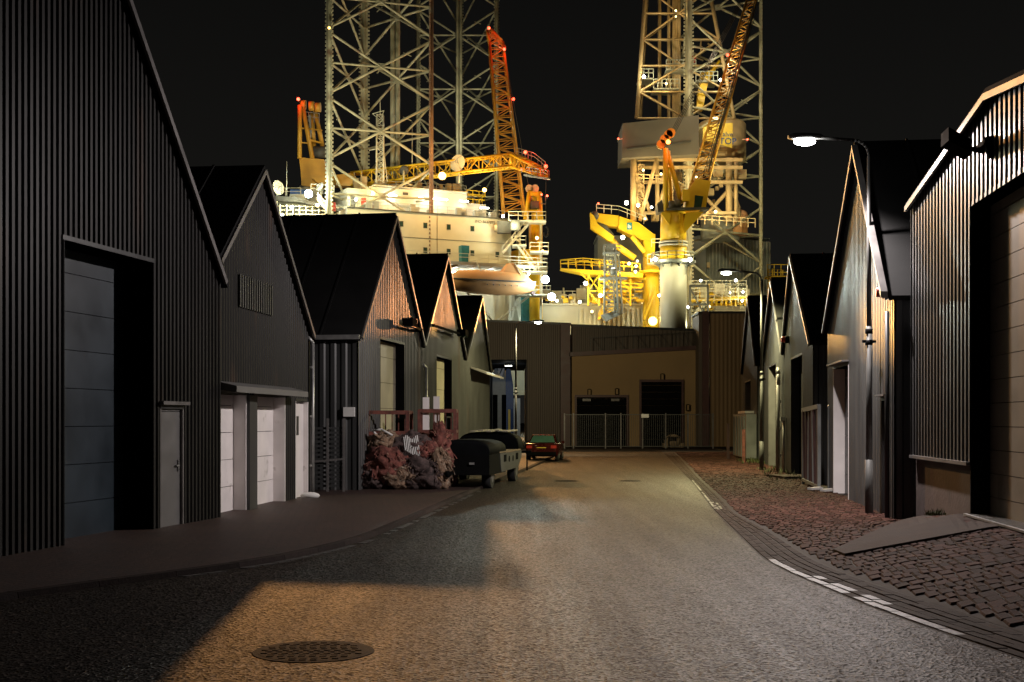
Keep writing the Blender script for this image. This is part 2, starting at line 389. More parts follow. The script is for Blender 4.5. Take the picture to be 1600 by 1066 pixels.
while d < 76:
    L = .26 if d < 45 else .36
    w0 = .13 if d < 45 else .24
    x = interp(KERB_R, d)+.07+random.random()*w0*.6
    xe = interp(FACE_R, d)+(.4 if d < 24 else 0)
    sl = .117
    while x < xe:
        w = w0*random.uniform(.65, 1.45)
        g = .011; dz = random.uniform(-.005, .005); tx, ty = random.uniform(-.004, .004), random.uniform(-.004, .004)
        y0 = d+random.uniform(-.015, .015); y1 = y0+L-g
        cs = [(x, y0), (x+w-g, y0), (x+w-g+sl*L, y1), (x+sl*L, y1)]
        k = .013
        ci = [(x+k, y0+k), (x+w-g-k, y0+k), (x+w-g-k+sl*L, y1-k), (x+k+sl*L, y1-k)]
        b = len(mc.v)
        zc = zr(x, d)
        for px_, py_ in cs: mc.v.append(Vector((px_, py_, zr(px_, py_)-.02)))
        for i, (px_, py_) in enumerate(ci): mc.v.append(Vector((px_, py_, zr(px_, py_)+.006+dz+(tx if i in (1, 2) else -tx)+(ty if i > 1 else -ty))))
        for q in ((0, 1, 5, 4), (1, 2, 6, 5), (2, 3, 7, 6), (3, 0, 4, 7), (4, 5, 6, 7)): mc.f.append([b+i for i in q]); mc.sm.append(False)
        x += w
    d += L; row += 1
struct('cobbled_pavement', mc, 'cobble')
# ------------------------------------------------------------------ sheds
def gz(prof, u):
    return interp(prof, u)
class Shed:
    def __init__(s, name, label, Nn, Ff, side, prof, depth=14, openings=(), pitch=.25, wd=.035, clad='cladding', cat='warehouse', group=None, zb=0., overhang=.12, trim='trim', tw=.1):
        s.N = Vector((*Nn, 0)); Fv = Vector((*Ff, 0)); s.L = (Fv-s.N).length; s.dir = (Fv-s.N).normalized()
        s.n = Vector((s.dir.y, -s.dir.x, 0)) if side == 'L' else Vector((-s.dir.y, s.dir.x, 0))
        s.prof = prof; s.depth = depth; s.zb = zb
        s.root = thing(name, label, cat, s.N, group)
        m = MB(); s.corr(m, lambda u, w, z: s.p(u, w, z), s.L, prof, openings, pitch, wd)
        m.build('wall', clad, s.root)
        # side and back walls
        m = MB()
        s.corr(m, lambda u, w, z: s.p(-w, -u-.01, z), depth, [(0, prof[0][1]), (depth, prof[0][1])], (), .3, .03)
        s.corr(m, lambda u, w, z: s.p(s.L+w, -u-.01, z), depth, [(0, prof[-1][1]), (depth, prof[-1][1])], (), .3, .03)
        m.poly([s.p(0, -depth, 0)]+[s.p(s.L, -depth, 0)]+[s.p(u, -depth, z) for u, z in reversed(prof)])
        m.build('side_wall', 'cladding_plain', s.root)
        m = MB(); th = .09
        for (u0, z0), (u1, z1) in zip(prof, prof[1:]):
            e0 = (z1-z0)/(u1-u0)*.12 if u0 == 0 else 0
            ua, za = (u0-.12, z0-e0) if u0 == 0 else (u0, z0)
            ub, zb_ = (u1+.12, z1+(z1-z0)/(u1-u0)*.12) if u1 == prof[-1][0] else (u1, z1)
            o = .015
            m.hexa([s.p(ua, overhang, za+o), s.p(ub, overhang, zb_+o), s.p(ub, -depth-.1, zb_+o), s.p(ua, -depth-.1, za+o), s.p(ua, overhang, za+o+th), s.p(ub, overhang, zb_+o+th), s.p(ub, -depth-.1, zb_+o+th), s.p(ua, -depth-.1, za+o+th)])
            # raised roof ribs
            k = 1.0
            while k < depth:
                m.bar(s.p(ua, -k, za+o+th+.015), s.p(ub, -k, zb_+o+th+.015), .05, .04); k += 1.0
        m.build('roof', 'roofing', s.root)
        m = MB()
        for (u0, z0), (u1, z1) in zip(prof, prof[1:]):
            m.bar(s.p(u0, overhang+.02, z0-.03), s.p(u1, overhang+.02, z1-.03), tw, .05, up=s.n)
        m.build('gable_trim', trim, s.root)
    def p(s, u, w, z): return s.N+s.dir*u+s.n*w+Vector((0, 0, z))
    def corr(s, m, p, L, prof, ops, pitch, wd):
        us = {0., L}
        n = int(L/pitch)+1
        for i in range(n):
            for f in (0, .36, .5, .86):
                u = (i+f)*pitch
                if u < L: us.add(u)
        for o in ops: us.add(o[0]); us.add(o[1])
        for u, z in prof: us.add(min(L, max(0, u)))
        us = sorted(us)
        def w(u):
            f = (u/pitch) % 1
            if f < .36: return wd
            if f < .5: return wd*(1-(f-.36)/.14)
            if f < .86: return 0
            return wd*(f-.86)/.14
        for a, b in zip(us, us[1:]):
            if b-a < 1e-4: continue
            mid = (a+b)/2
            wa, wb = w(a+1e-5), w(b-1e-5)
            ta, tb = gz(prof, a), gz(prof, b)
            rng = [(s.zb, None)]
            for o in sorted([o for o in ops if o[0] < mid < o[1]], key=lambda o: o[2]):
                z0 = rng[-1][0]; rng[-1] = (z0, o[2]); rng.append((o[3], None))
            for z0, z1 in rng:
                if z1 is not None and z1-z0 < .01: continue
                m.poly([p(a, wa, z0), p(b, wb, z0), p(b, wb, tb if z1 is None else z1), p(a, wa, ta if z1 is None else z1)])
    def door(s, u0, u1, z1, rec, panel, reveal, name='roller_door', z0=0., seams=.45, groove='black', handle=None):
        m = MB()
        t = .05
        far, near = u1, u0
        m.prism([s.p(a_, .03, b_) for a_, b_ in ((near-t, z0), (near-t, z1+.04), (far+t, z1+.04), (far+t, z0), (far, z0), (far, z1), (near, z1), (near, z0))], -s.n*(rec+.08))
        m.build('door_frame', reveal, s.root)
        m = MB(); m.hexa([s.p(near-t, .035, z1), s.p(far+t, .035, z1), s.p(far+t, -rec-.05, z1), s.p(near-t, -rec-.05, z1), s.p(near-t, .035, z1+.07), s.p(far+t, .035, z1+.07), s.p(far+t, -rec-.05, z1+.07), s.p(near-t, -rec-.05, z1+.07)])
        m.build('lintel', 'dark_trim', s.root)
        m = MB(); z = z0+.01
        while z < z1-.02:
            e = min(z+seams-.012, z1)
            pt = [(near+.005, z), (far-.005, z), (far-.005, e), (near+.005, e)]
            m.hexa([s.p(near+.005, -rec+.04, z), s.p(far-.005, -rec+.04, z), s.p(far-.005, -rec, z), s.p(near+.005, -rec, z), s.p(near+.005, -rec+.04, e), s.p(far-.005, -rec+.04, e), s.p(far-.005, -rec, e), s.p(near+.005, -rec, e)])
            z += seams
        dr = m.build(name, panel, s.root)
        mm = MB(); mm.hexa([s.p(near, -rec-.005, z0), s.p(far, -rec-.005, z0), s.p(far, -rec-.03, z0), s.p(near, -rec-.03, z0), s.p(near, -rec-.005, z1), s.p(far, -rec-.005, z1), s.p(far, -rec-.03, z1), s.p(near, -rec-.03, z1)])
        mm.build('backing', groove, dr)
        if handle is not None:
            m = MB(); m.bar(s.p(handle, -rec+.05, z0+1.0), s.p(handle, -rec+.05, z0+1.2), .04, .03); m.bar(s.p(handle, -rec+.07, z0+1.1), s.p(handle-.12, -rec+.07, z0+1.1), .025, .025)
            m.build('handle', 'galv', dr)
        return dr
    def box(s, name, mt, u0, u1, w0, w1, z0, z1, parent=None):
        m = MB(); m.hexa([s.p(u0, w0, z0), s.p(u1, w0, z0), s.p(u1, w1, z0), s.p(u0, w1, z0), s.p(u0, w0, z1), s.p(u1, w0, z1), s.p(u1, w1, z1), s.p(u0, w1, z1)])
        return m.build(name, mt, parent or s.root)
def ushed(N, Fp, px, extra=0):   # distance along a facade at which it crosses photo column px
    N = Vector(N); Fp = Vector(Fp); d = Fp-N; k = (px-HX)/F
    t = (k*N.y-N.x)/(d.x-k*d.y); return t*d.length
# --- left row
L1F = Vector((-5.58, 24.4)); dl = Vector((.189, .982)).normalized(); L1N = L1F-dl*14
u = lambda px: ushed(L1N, L1F, px)
a, b, c, e = u(98), u(237), u(250), u(283)
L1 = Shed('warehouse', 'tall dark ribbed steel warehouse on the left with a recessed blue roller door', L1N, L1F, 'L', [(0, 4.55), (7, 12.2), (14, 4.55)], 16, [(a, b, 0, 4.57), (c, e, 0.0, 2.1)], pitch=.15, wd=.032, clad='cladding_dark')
L1.door(a, b, 4.57, .56, 'blue_door', 'black', seams=.6)
L1.door(c, e, 2.1, .06, 'grey_door', 'trim', name='door', seams=2.05, handle=e-.1)
L1.box('door_hood', 'trim', c-.1, e+.12, .0, .12, 2.17, 2.23)
L2N, L2F = Vector((-5.70, 24.5)), Vector((-4.98, 31.4))
u = lambda px: ushed(L2N, L2F, px)
L2ops = [(.05, u(382), 0, 2.42), (u(396), u(443), 0, 2.42), (u(461), u(479), 0, 2.35)]
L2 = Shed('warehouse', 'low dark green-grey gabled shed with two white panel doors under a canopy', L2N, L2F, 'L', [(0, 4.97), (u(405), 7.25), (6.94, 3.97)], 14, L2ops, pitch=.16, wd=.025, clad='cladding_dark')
for q in L2ops[:2]: L2.door(q[0], q[1], 2.42, .28, 'white_door', 'white_door', name='panel_door', seams=.55)
L2.door(L2ops[2][0], L2ops[2][1], 2.35, .12, 'white_door', 'white_door', name='door', seams=2.3)
L2.box('notice', 'dark_trim', u(464), u(470), -.07, -.05, 1.55, 2.0)
m = MB(); m.hexa([L2.p(-.02, .03, 2.5), L2.p(u(452), .03, 2.5), L2.p(u(452), .45, 2.44), L2.p(-.02, .45, 2.44), L2.p(-.02, .03, 2.66), L2.p(u(452), .03, 2.66), L2.p(u(452), .45, 2.56), L2.p(-.02, .45, 2.56)]); m.build('canopy', 'grey_door', L2.root)
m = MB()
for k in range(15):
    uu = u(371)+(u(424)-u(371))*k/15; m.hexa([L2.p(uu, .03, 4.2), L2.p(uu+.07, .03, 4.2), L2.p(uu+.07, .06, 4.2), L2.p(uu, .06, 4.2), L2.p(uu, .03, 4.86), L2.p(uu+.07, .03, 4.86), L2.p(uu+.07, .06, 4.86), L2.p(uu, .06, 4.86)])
m.build('light_patch', 'cladding', L2.root)  # paler ribs imitating a patch of light on the gable
L2.box('plinth', 'cladding_plain', u(383), u(395), .03, .10, 0, 2.42)
L3N, L3F = Vector((-4.10, 33.9)), Vector((-2.94, 41.4)); u3 = lambda px: ushed(L3N, L3F, px)
L3 = Shed('warehouse', 'dark steel gable shed with a red rag pile before its cream door', L3N, L3F, 'L', [(0, 4.1), (u3(613), 7.9), (7.59, 4.35)], 16, [(u3(593), u3(630), 0, 4.2)], pitch=.2, wd=.03, group='row of steep gabled sheds')
L3.door(u3(593), u3(630), 4.2, .28, 'cream_door', 'black', seams=.75)
m = MB(); m.bar(L3.p(-.12, .1, 4.1), L3.p(-.12, -16, 4.1), .14, .12); m.build('roof_gutter', 'galv', L3.root)
L3.box('meter_box', 'paper', -.11, -.02, -.35, -.05, 2.0, 2.25)
L4N, L4F = L3F.copy(), Vector((-1.89, 49.7)); u4 = lambda px: ushed(L4N, L4F, px)
L4 = Shed('warehouse', 'fourth shed on the left, its cream door behind the black trailer', L4N, L4F, 'L', [(0, 4.35), (u4(694.5), 7.75), (8.36, 4.31)], 16, [(u4(681), u4(704.5), 0, 4.1)], pitch=.22, wd=.03, group='row of steep gabled sheds')
L4.door(u4(681), u4(704.5), 4.1, .28, 'cream_door', 'black', seams=.75)
L5N, L5F = L4F.copy(), Vector((-1.03, 58)); u5 = lambda px: ushed(L5N, L5F, px)
L5 = Shed('warehouse', 'farthest and smallest left shed with a pale slanted awning', L5N, L5F, 'L', [(0, 4.31), (u5(749), 7.13), (8.34, 4.0)], 14, [], pitch=.24, wd=.03, group='row of steep gabled sheds')
m = MB(); m.hexa([L5.p(u5(734), .03, 4.0), L5.p(u5(763), .03, 4.0), L5.p(u5(763), .7, 3.75), L5.p(u5(734), .7, 3.75), L5.p(u5(734), .03, 4.08), L5.p(u5(763), .03, 4.08), L5.p(u5(763), .7, 3.83), L5.p(u5(734), .7, 3.83)]); m.build('awning', 'white_door', L5.root)
def downpipe(S, uu, z1, label, mt='galv', bend=.35, r=.05):
    m = MB(); m.path([S.p(uu, .12, 0), S.p(uu, .12, z1), S.p(uu, -.05, z1+.2)], r, 8)
    k = .8
    while k < z1: m.bar(S.p(uu-.09, .09, k), S.p(uu+.09, .09, k), .05, .05); k += 1.2
    o = m.build('drainpipe', mt, None, S.p(uu, .12, 0)); tag(o, label, 'drainpipe'); return o
downpipe(L4, .25, 3.6, 'pale drainpipe between the two cream doors on the left')
downpipe(L2, 6.85, 3.8, 'thin drainpipe at the corner beside the narrow white door', r=.04)
def wall_flood(S, u0, u1, z, label):
    t = thing('wall_floodlight', label, 'floodlight', S.p(u0, .1, z), 'unlit floodlights on bracket arms')
    m = MB(); m.bar(S.p(u0, .2, z), S.p(u1, .35, z+.02), .07, .07); m.bar(S.p(u0, .03, z), S.p(u0, .25, z), .08, .1); m.build('bracket', 'black', t)
    m = MB(); c = S.p(u1, .4, z+.06); m.box(c, S.dir*.32, S.n*.16, Vector((0, 0, .11))); m.build('lamp_head', 'black', t)
    m = MB(); m.box(c+Vector((0, 0, -.13)), S.dir*.28, S.n*.13, Vector((0, 0, .012))); m.build('lens', 'glass', t)
    return t
wall_flood(L3, u3(648), u3(620), 4.75, 'black unlit floodlight on the third left gable beside a red beacon')
wall_flood(L4, u4(668), u4(706), 5.05, 'black unlit floodlight on a long arm across the fourth left gable')
def alarm(S, uu, z, label):
    t = thing('alarm_beacon', label, 'alarm beacon', S.p(uu, .03, z), 'red alarm beacons on the walls')
    m = MB(); m.tube(S.p(uu, .03, z), S.p(uu, .16, z), .13, n=12); m.build('base', 'black', t)
    m = MB(); m.tube(S.p(uu, .16, z), S.p(uu, .3, z), .11, .09, 12); m.build('dome', 'red_paint', t)
alarm(L3, u3(637), 4.95, 'red alarm beacon on the third left gable')
# fence across the alley between the second and third shed
t = thing('alley_gate', 'dark slatted gate closing the narrow alley between two left sheds', 'gate', (-4.9, 33.3, 0))
m = MB()
for k in range(14): m.bar((-5.25, 33.25, .2+k*.115), (-4.36, 33.25, .2+k*.115), .03, .06)
m.build('slat_panel', 'cladding_plain', t)
m = MB()
for x in (-5.25, -4.78, -4.36): m.bar((x, 33.2, 0), (x, 33.2, 1.95), .06, .06)
m.bar((-5.25, 33.19, .82), (-4.36, 33.19, .9), .05, .05); m.build('frame', 'trim', t)
m = MB(); m.ball((-4.83, 30.6, .1), .16, 10, 6, (1.5, .9, .55)); tag(m.build('plastic_bag', 'paper', None, (-4.83, 30.6, 0)), 'small white bag on the ground by the narrow white door', 'bag')
# --- right row
R1F, R1N = Vector((7.54, 24.05)), Vector((7.54-1.1, 24.05-11))
ur1 = lambda px: ushed(R1N, R1F, px)
g1, g0 = ur1(1520), ur1(1520)-4.9
R1 = Shed('warehouse', 'nearest right warehouse, shiny vertical ribs and a beige sectional door', R1N, R1F, 'R', [(0, 5.9), (5.53, 6.62), (11.05, 5.9)], 16, [(g0, g1, 0, 5.2)], pitch=.24, wd=.05, zb=1.26, trim='grey_door', tw=.1)
R1.door(g0, g1, 5.2, .3, 'beige_door', 'black', seams=.36)
for (q0, q1) in ((g1+.05, 11.0), (0.02, g0-.05)):
    R1.box('plinth', 'plaster', q0, q1, -.14, -.04, 0, 1.26)
    R1.box('drip_sill', 'trim', q0, q1, -.03, .09, 1.2, 1.255)
t = thing('wall_floodlight', 'black floodlight under the gable peak of the nearest right warehouse', 'floodlight', R1.p(ur1(1535), .1, 5.9), 'unlit floodlights on bracket arms')
q = ur1(1540)
m = MB(); m.box(R1.p(q, .42, 6.02), R1.dir*.24, R1.n*.17+Vector((0, 0, .1)), Vector((0, 0, .1))); m.build('lamp_head', 'black', t)
m = MB(); m.bar(R1.p(q, .04, 5.9), R1.p(q, .4, 5.98), .06); m.bar(R1.p(q-.5, .1, 5.95), R1.p(q, .1, 5.95), .07); m.bar(R1.p(q-.5, .04, 5.7), R1.p(q-.5, .12, 6.0), .1); m.build('bracket', 'black', t)
R2N, R2F = Vector((7.34, 24.5)), Vector((8.54, 34.5)); u2 = lambda px: ushed(R2N, R2F, px)
o1 = (u2(1327), u2(1304), 0, 3.23); o2 = (u2(1391), u2(1379), 0, 2.3)
LR2 = (R2F-R2N).length
R2 = Shed('warehouse', 'tall pointed right shed standing behind the bright street lamp', R2N, R2F, 'R', [(0, 4.28), (u2(1345), 8.09), (LR2, 4.3)], 16, [o1, o2], pitch=.2, wd=.03, overhang=.15)
R2.door(o1[0], o1[1], 3.23, .3, 'dark_trim', 'white_door', seams=.5)
R2.door(o2[0], o2[1], 2.3, .16, 'white_door', 'dark_trim', name='door', seams=2.25, handle=o2[0]+.12)
R2.box('door_hood', 'trim', o2[0]-.1, o2[1]+.1, .0, .15, 2.38, 2.42)
R2.box('lintel_hood', 'trim', o1[0]-.1, o1[1]+.1, .0, .2, 3.31, 3.35)
m = MB(); m.hexa([R2.p(-.14, .17, 4.24), R2.p(u2(1352), .17, 7.86), R2.p(u2(1352), .30, 7.86), R2.p(-.14, .30, 4.24), R2.p(-.14, .17, 4.36), R2.p(u2(1352), .17, 7.98), R2.p(u2(1352), .30, 7.98), R2.p(-.14, .30, 4.36)]); m.build('barge_board', 'trim', R2.root)
alarm(R2, u2(1393), 4.4, 'red alarm beacon at the near eave of the tall right shed')
m = MB(); m.path([R2.p(.2, .12, 0), R2.p(.2, .12, 4.0)], .05); tag(m.build('drainpipe', 'dark_trim', None, R2.p(.2, .12, 0)), 'dark drainpipe at the near corner of the tall right shed', 'drainpipe')
R3N, R3F = Vector((9.0, 38.2)), Vector((9.99, 46.9)); v3 = lambda px: ushed(R3N, R3F, px)
L_3 = (R3F-R3N).length
R3 = Shed('warehouse', 'third right shed with a needle-like gable and a white rail gate', R3N, R3F, 'R', [(0, 4.2), (v3(1240), 7.5), (L_3, 4.4)], 14, [(v3(1255), v3(1237), 0, 4.0)], pitch=.2, wd=.025, clad='cladding_plain', group='row of narrow right gables')
R3.door(v3(1255), v3(1237), 4.0, .3, 'black', 'dark_trim', seams=.7)
alarm(R3, v3(1234), 4.75, 'red alarm beacon between the two narrow right gables')
R4N, R4F = R3F.copy(), Vector((11.02, 55.8)); v4 = lambda px: ushed(R4N, R4F, px)
L_4 = (R4F-R4N).length
R4 = Shed('warehouse', 'fourth right shed with a narrow gable just right of the far lamp post', R4N, R4F, 'R', [(0, 4.4), (v4(1209), 7.55), (L_4, 4.5)], 14, [(v4(1214), v4(1202), 0, 4.1)], pitch=.22, wd=.025, clad='cladding_plain', group='row of narrow right gables')
R4.door(v4(1214), v4(1202), 4.1, .3, 'black', 'grey_door', seams=.7)
R5N, R5F = Vector((11.5, 59.9)), Vector((12.76, 70.7)); v5 = lambda px: ushed(R5N, R5F, px)
L_5 = (R5F-R5N).length
R5 = Shed('warehouse', 'farthest right shed, a thin gable sliver left of the far lamp post', R5N, R5F, 'R', [(0, 4.5), (v5(1172), 8.15), (L_5, 4.5)], 14, [(v5(1174), v5(1165), 0, 3.9)], pitch=.24, wd=.025, clad='cladding_plain', group='row of narrow right gables')
R5.door(v5(1174), v5(1165), 3.9, .3, 'black', 'grey_door', seams=.7)
# hooked vent pipe and thin pipes between third and fourth right shed
t = thing('vent_pipe', 'hooked dark vent pipe standing between two narrow right gables', 'pipe', R4.p(.3, .2, 0))
m = MB(); m.path([R4.p(.7, .18, 0), R4.p(.7, .18, 3.6), R4.p(.6, .2, 3.8), R4.p(.3, .2, 3.8), R4.p(.2, .2, 3.6), R4.p(.2, .2, 3.2)], .07); m.build('pipe', 'grey_door', t)
m = MB()
for z in (.6, 1.6, 2.6): m.bar(R4.p(.6, .1, z), R4.p(.8, .1, z), .08, .12)
m.build('clamp', 'galv', t)
m = MB(); m.path([R3.p(L_3-.9, .12, 0), R3.p(L_3-.9, .12, 1.95)], .05); m.bar(R3.p(L_3-1.0, .14, 1.95), R3.p(L_3-.7, .14, 1.95), .2, .14); tag(m.build('standpipe', 'galv', None, R3.p(L_3-.9, .12, 0)), 'short standpipe with a pale box top beside a black doorway', 'pipe')
# white rail gate leaning at third right shed
gp = lambda px, py, d: P(px, py, d)
t = thing('rail_gate', 'old white upright rail gate leaning open before the third right shed', 'gate', (8.55, 36.8, 0))
A0, A1 = Vector((8.62, 37.9, 0)), Vector((8.32, 34.7, 0))
m = MB(); up = Vector((0, 0, 1))
m.bar(A0+up*2.2, A1+up*2.28, .1, .12); m.bar(A0+up*.15, A1+up*.1, .08, .08); m.bar(A0, A0+up*2.2, .08); m.bar(A1, A1+up*2.3, .09)
m.build('frame', 'grey_paint', t)
for k in range(1, 9):
    m = MB(); q = A0.lerp(A1, k/9); m.bar(q+up*.12, q+up*2.2+Vector((random.uniform(-.03, .03), random.uniform(-.15, .15), 0)), .05, .06); m.build('rail', 'dark_red' if k % 3 else 'grey_paint', t)
m = MB(); m.bar((8.52, 34.3, 0), (8.52, 34.3, 2.25), .11, .11); m.ball((8.52, 34.3, 2.25), .075); tag(m.build('gate_post', 'grey_paint', None, (8.52, 34.3, 0)), 'pale square post beside the leaning rail gate', 'post')
m = MB()
for (x, y) in ((8.15, 34.4), (8.3, 33.6)):
    m.box((x, y, .075), (.16, .03, .01), (-.03, .12, .0), (0, -.01, .03))
tag(m.build('litter', 'paper', None, (8.15, 34.4, 0)), 'scrap of white litter lying under the leaning rail gate', 'litter')
m = MB(); m.box((9.2, 42.2, .06), (.55, .05, 0), (-.1, .9, 0), (0, 0, .03)); struct('doorstep', m, 'concrete')
# weeds at the wall foot
m = MB()
for i in range(420):
    d = random.choice((random.uniform(40, 50), random.uniform(55, 60))); x = interp(FACE_R, d)-random.random()**2*1.0-.05
    a = random.uniform(0, 6.28); h = random.uniform(.05, .22); w = .02
    b = Vector((x, d, .03)); tp = b+Vector((math.cos(a)*h*.6, math.sin(a)*h*.6, h)); sd = Vector((-math.sin(a), math.cos(a), 0))*w
    m.poly([b-sd, b+sd, tp])
for i in range(160):
    x = random.uniform(6.0, 7.5); d = 21.6+random.uniform(-.5, .5)
    a = random.uniform(0, 6.28); h = random.uniform(.04, .15)
    b = Vector((interp(FACE_R, d)-random.random()*.2+.1, d, zr(7, d)+.02)); tp = b+Vector((math.cos(a)*h*.6, math.sin(a)*h*.6, h)); sd = Vector((-math.sin(a), math.cos(a), 0))*.012
    m.poly([b-sd, b+sd, tp])
struct('weeds', m, 'weed', 'stuff')
# concrete ramp strip and door grate before the nearest right warehouse
def onp(px, py):    # pixel on the ramped pavement
    d = G(px, py).y
    for _ in range(30):
        p = P(px, py, d); z = zr(p.x, d); d += ((p.z-z)/max(.02, (py-HY)/F))*.6
    return P(px, py, d)
m = MB(); q = [onp(1302, 862), onp(1320, 869), onp(1560, 826), onp(1530, 813)]
rg = []
for k in range(17):
    a, b = q[0].lerp(q[3], k/16), q[1].lerp(q[2], k/16); e = (b-a)
    b = a+e.normalized()*max(e.length, .5)
    pts = []
    for w_ in (0, .5, 1):
        p_ = a.lerp(b, w_); pts.append(V(p_.x, p_.y, zr(p_.x, p_.y)+.035))
    rg.append([pts[0]-up*.09, pts[0], pts[1], pts[2], pts[2]-up*.09])
m.loft(rg, False); tag(m.build('concrete_strip', 'concrete', None, q[0]), 'long worn concrete strip set in the cobbles toward the beige door', 'slab')
t = thing('floor_grate', 'grey metal grating on the ground along the beige sectional door', 'grate', R1.p(g1-2, .2, 0))
m = MB()
zz = .45
for k in range(46):
    a = g0+(g1-g0)*k/46; m.bar(R1.p(a, -.42, zz), R1.p(a, .1, zz), .025, .02)
m.build('bars', 'galv', t)
m = MB(); m.bar(R1.p(g0, .12, zz), R1.p(g1, .12, zz), .05, .03); m.bar(R1.p(g0, -.44, zz), R1.p(g1, -.44, zz), .05, .03); m.build('frame', 'galv', t)
m = MB()
m.hexa([R1.p(g0, -.6, .3), R1.p(g1, -.6, .3), R1.p(g1, .1, .3), R1.p(g0, .1, .3), R1.p(g0, -.6, .42), R1.p(g1, -.6, .42), R1.p(g1, .1, .42), R1.p(g0, .1, .42)]); struct('threshold', m, 'concrete')
# ------------------------------------------------------------------ street lamps
def street_lamp(base, dirv, label, hgt, armlen, e='e_white', head=.36):
    b = Vector(base); dv = Vector(dirv).normalized(); t = thing('street_lamp', label, 'street lamp', b, 'street lamps along the lane')
    m = MB(); m.tube(b, b+up*1.1, .085, n=12); m.tube(b+up*1.1, b+up*(hgt*.5), .066, .058, 12); m.tube(b+up*(hgt*.5), b+up*(hgt-.35), .055, .042, 12)
    m.build('pole', 'pole_paint', t)
    m = MB(); top = b+up*(hgt-.35); pts = [top]
    for k in range(1, 7):
        a = k/6*math.pi/2*.93; pts.append(top+dv*(.33*(1-math.cos(a)))+up*(.33*math.sin(a)))
    pts.append(pts[-1]+dv*(armlen-.35)+up*.06); m.path(pts, .034, 8); m.build('arm', 'pole_paint', t)
    hc = pts[-1]+dv*(head*.5)
    m = MB()
    sd = dv.cross(up)
    m.loft([[hc+dv*x+sd*y*w+up*z*w for y, z in ((-.13, -.03), (.13, -.03), (.13, .03), (.06, .085), (-.06, .085), (-.13, .03))] for x, w in ((-head, .35), (-head*.8, .8), (0, 1), (head*.7, .95), (head, .45))], True)
    hd = m.build('lamp_head', 'grey_paint', t)
    m = MB(); lc = hc-up*.085+dv*.02; m.ball((0, 0, 0), .22 if e == 'e_white' else .2, 14, 8, (1, .6, .36)); m.v = [lc+dv*v.x+sd*v.y+up*v.z for v in m.v]
    m.build('lens', e, hd)
    m = MB()
    for z in (hgt*.45, hgt*.48): m.tube(b+up*z, b+up*(z+.1), .075, n=10)
    m.bar(b+up*(hgt*.46)-sd*.16, b+up*(hgt*.46)+sd*.16, .04, .05); m.bar(b+up*(hgt*.46)-dv*.14, b+up*(hgt*.46)+dv*.14, .04, .05)
    m.build('clamp', 'black', t)
    return t, hc-up*.22
t1, h1 = street_lamp(G(1358, 803), (-1, .02, 0), 'nearest lamp post on the right with the dazzling white lamp', 7.62, 1.16)
t2, h2 = street_lamp(G(1190, 735), (-1, 0, 0), 'second lamp post on the right, among the narrow gables', 7.55, 1.2, 'e_cool')
t3, h3 = street_lamp((.22, 74, 0), (1, 0, 0), 'far lamp post at the end of the lane, reaching right', 7.6, 1.15, 'e_cool')
light('SPOT', 'street_light', h1-up*.1, (1, .90, .88), 4000, t1, .12, h1+V(-2.4, -.6, -5), 174, .6)
light('SPOT', 'street_light', h2, (1, .90, .46), 5600, t2, .12, h2-up*5+V(-1.0, 0, 0), 160, .5)
light('SPOT', 'street_light', h3, (1, .84, .50), 3600, t3, .12, h3-up*5+V(0, 4, 0), 172, .3)
# ------------------------------------------------------------------ end warehouse
DE = 95.0
def E(px, py, d=DE): return P(px, py, d)
t = thing('end_warehouse', 'long brown warehouse closing the lane with a tan recessed middle', 'warehouse', (5, DE, 0))
def wall_px(mb, x0, x1, yt0, yt1, d, pitch=.32, wd=.05, holes=()):
    a, b = P(x0, 700, d), P(x1, 700, d); L = b.x-a.x
    z0, z1 = P(0, yt0, d).z, P(0, yt1, d).z
    Shed.corr(type('q', (), {'zb': 0})(), mb, lambda u, w, z: Vector((a.x+u, d-w, z)), L, [(0, z0), (L, z1)], holes, pitch, wd)
m = MB(); ax = P(690, 0, DE).x
ox0, ox1 = P(765, 0, DE).x-ax, P(823, 0, DE).x-ax
wall_px(m, 690, 876, 500, 507, DE, holes=[(ox0, ox1, 0, E(0, 562).z)]); m.build('wall', 'brown_wall', t)
m = MB(); wall_px(m, 892, 1098, 508.5, 516, DE+.6, .32, .03); m.build('wall', 'brown_wall', t)
zl0, zl1 = E(0, 558).z, E(0, 547).z
m = MB(); xb0, xb1 = E(893, 0).x, E(1100, 0).x
def tanwall(mb, d, th):
    mb.hexa([(xb0, d, 0), (xb1, d, 0), (xb1, d+th, 0), (xb0, d+th, 0), (xb0, d, zl0), (xb1, d, zl1), (xb1, d+th, zl1), (xb0, d+th, zl0)])
tanwall(m, DE-.6, .5); m.build('tan_wall', 'tan_wall', t)
m = MB(); m.hexa([(xb0-.2, DE-.9, zl0), (xb1-.3, DE-.9, zl1), (xb1-.3, DE+.5, zl1), (xb0-.2, DE+.5, zl0), (xb0-.2, DE-.9, zl0+.3), (xb1-.3, DE-.9, zl1+.3), (xb1-.3, DE+.5, zl1+.3), (xb0-.2, DE+.5, zl0+.3)]); m.build('ledge', 'dark_red', t)
m = MB()
n = 11
for k in range(n+1):
    if k == 0: continue
    x = E(905, 0).x+(E(1088, 0).x-E(905, 0).x)*k/n; z = zl0+(zl1-zl0)*(x-xb0)/(xb1-xb0)+.3
    m.bar((x, DE-.8, z), (x, DE-.8, z+1.0), .035)
    if k < n: 
        x2 = E(905, 0).x+(E(1088, 0).x-E(905, 0).x)*(k+1)/n; z2 = zl0+(zl1-zl0)*(x2-xb0)/(xb1-xb0)+.3
        m.bar((x, DE-.8, z+1), (x2, DE-.8, z2+1), .035)
        if k % 2: m.bar((x, DE-.8, z+1), (x2, DE-.8, z2), .03)
m.build('railing', 'dark_trim', t)
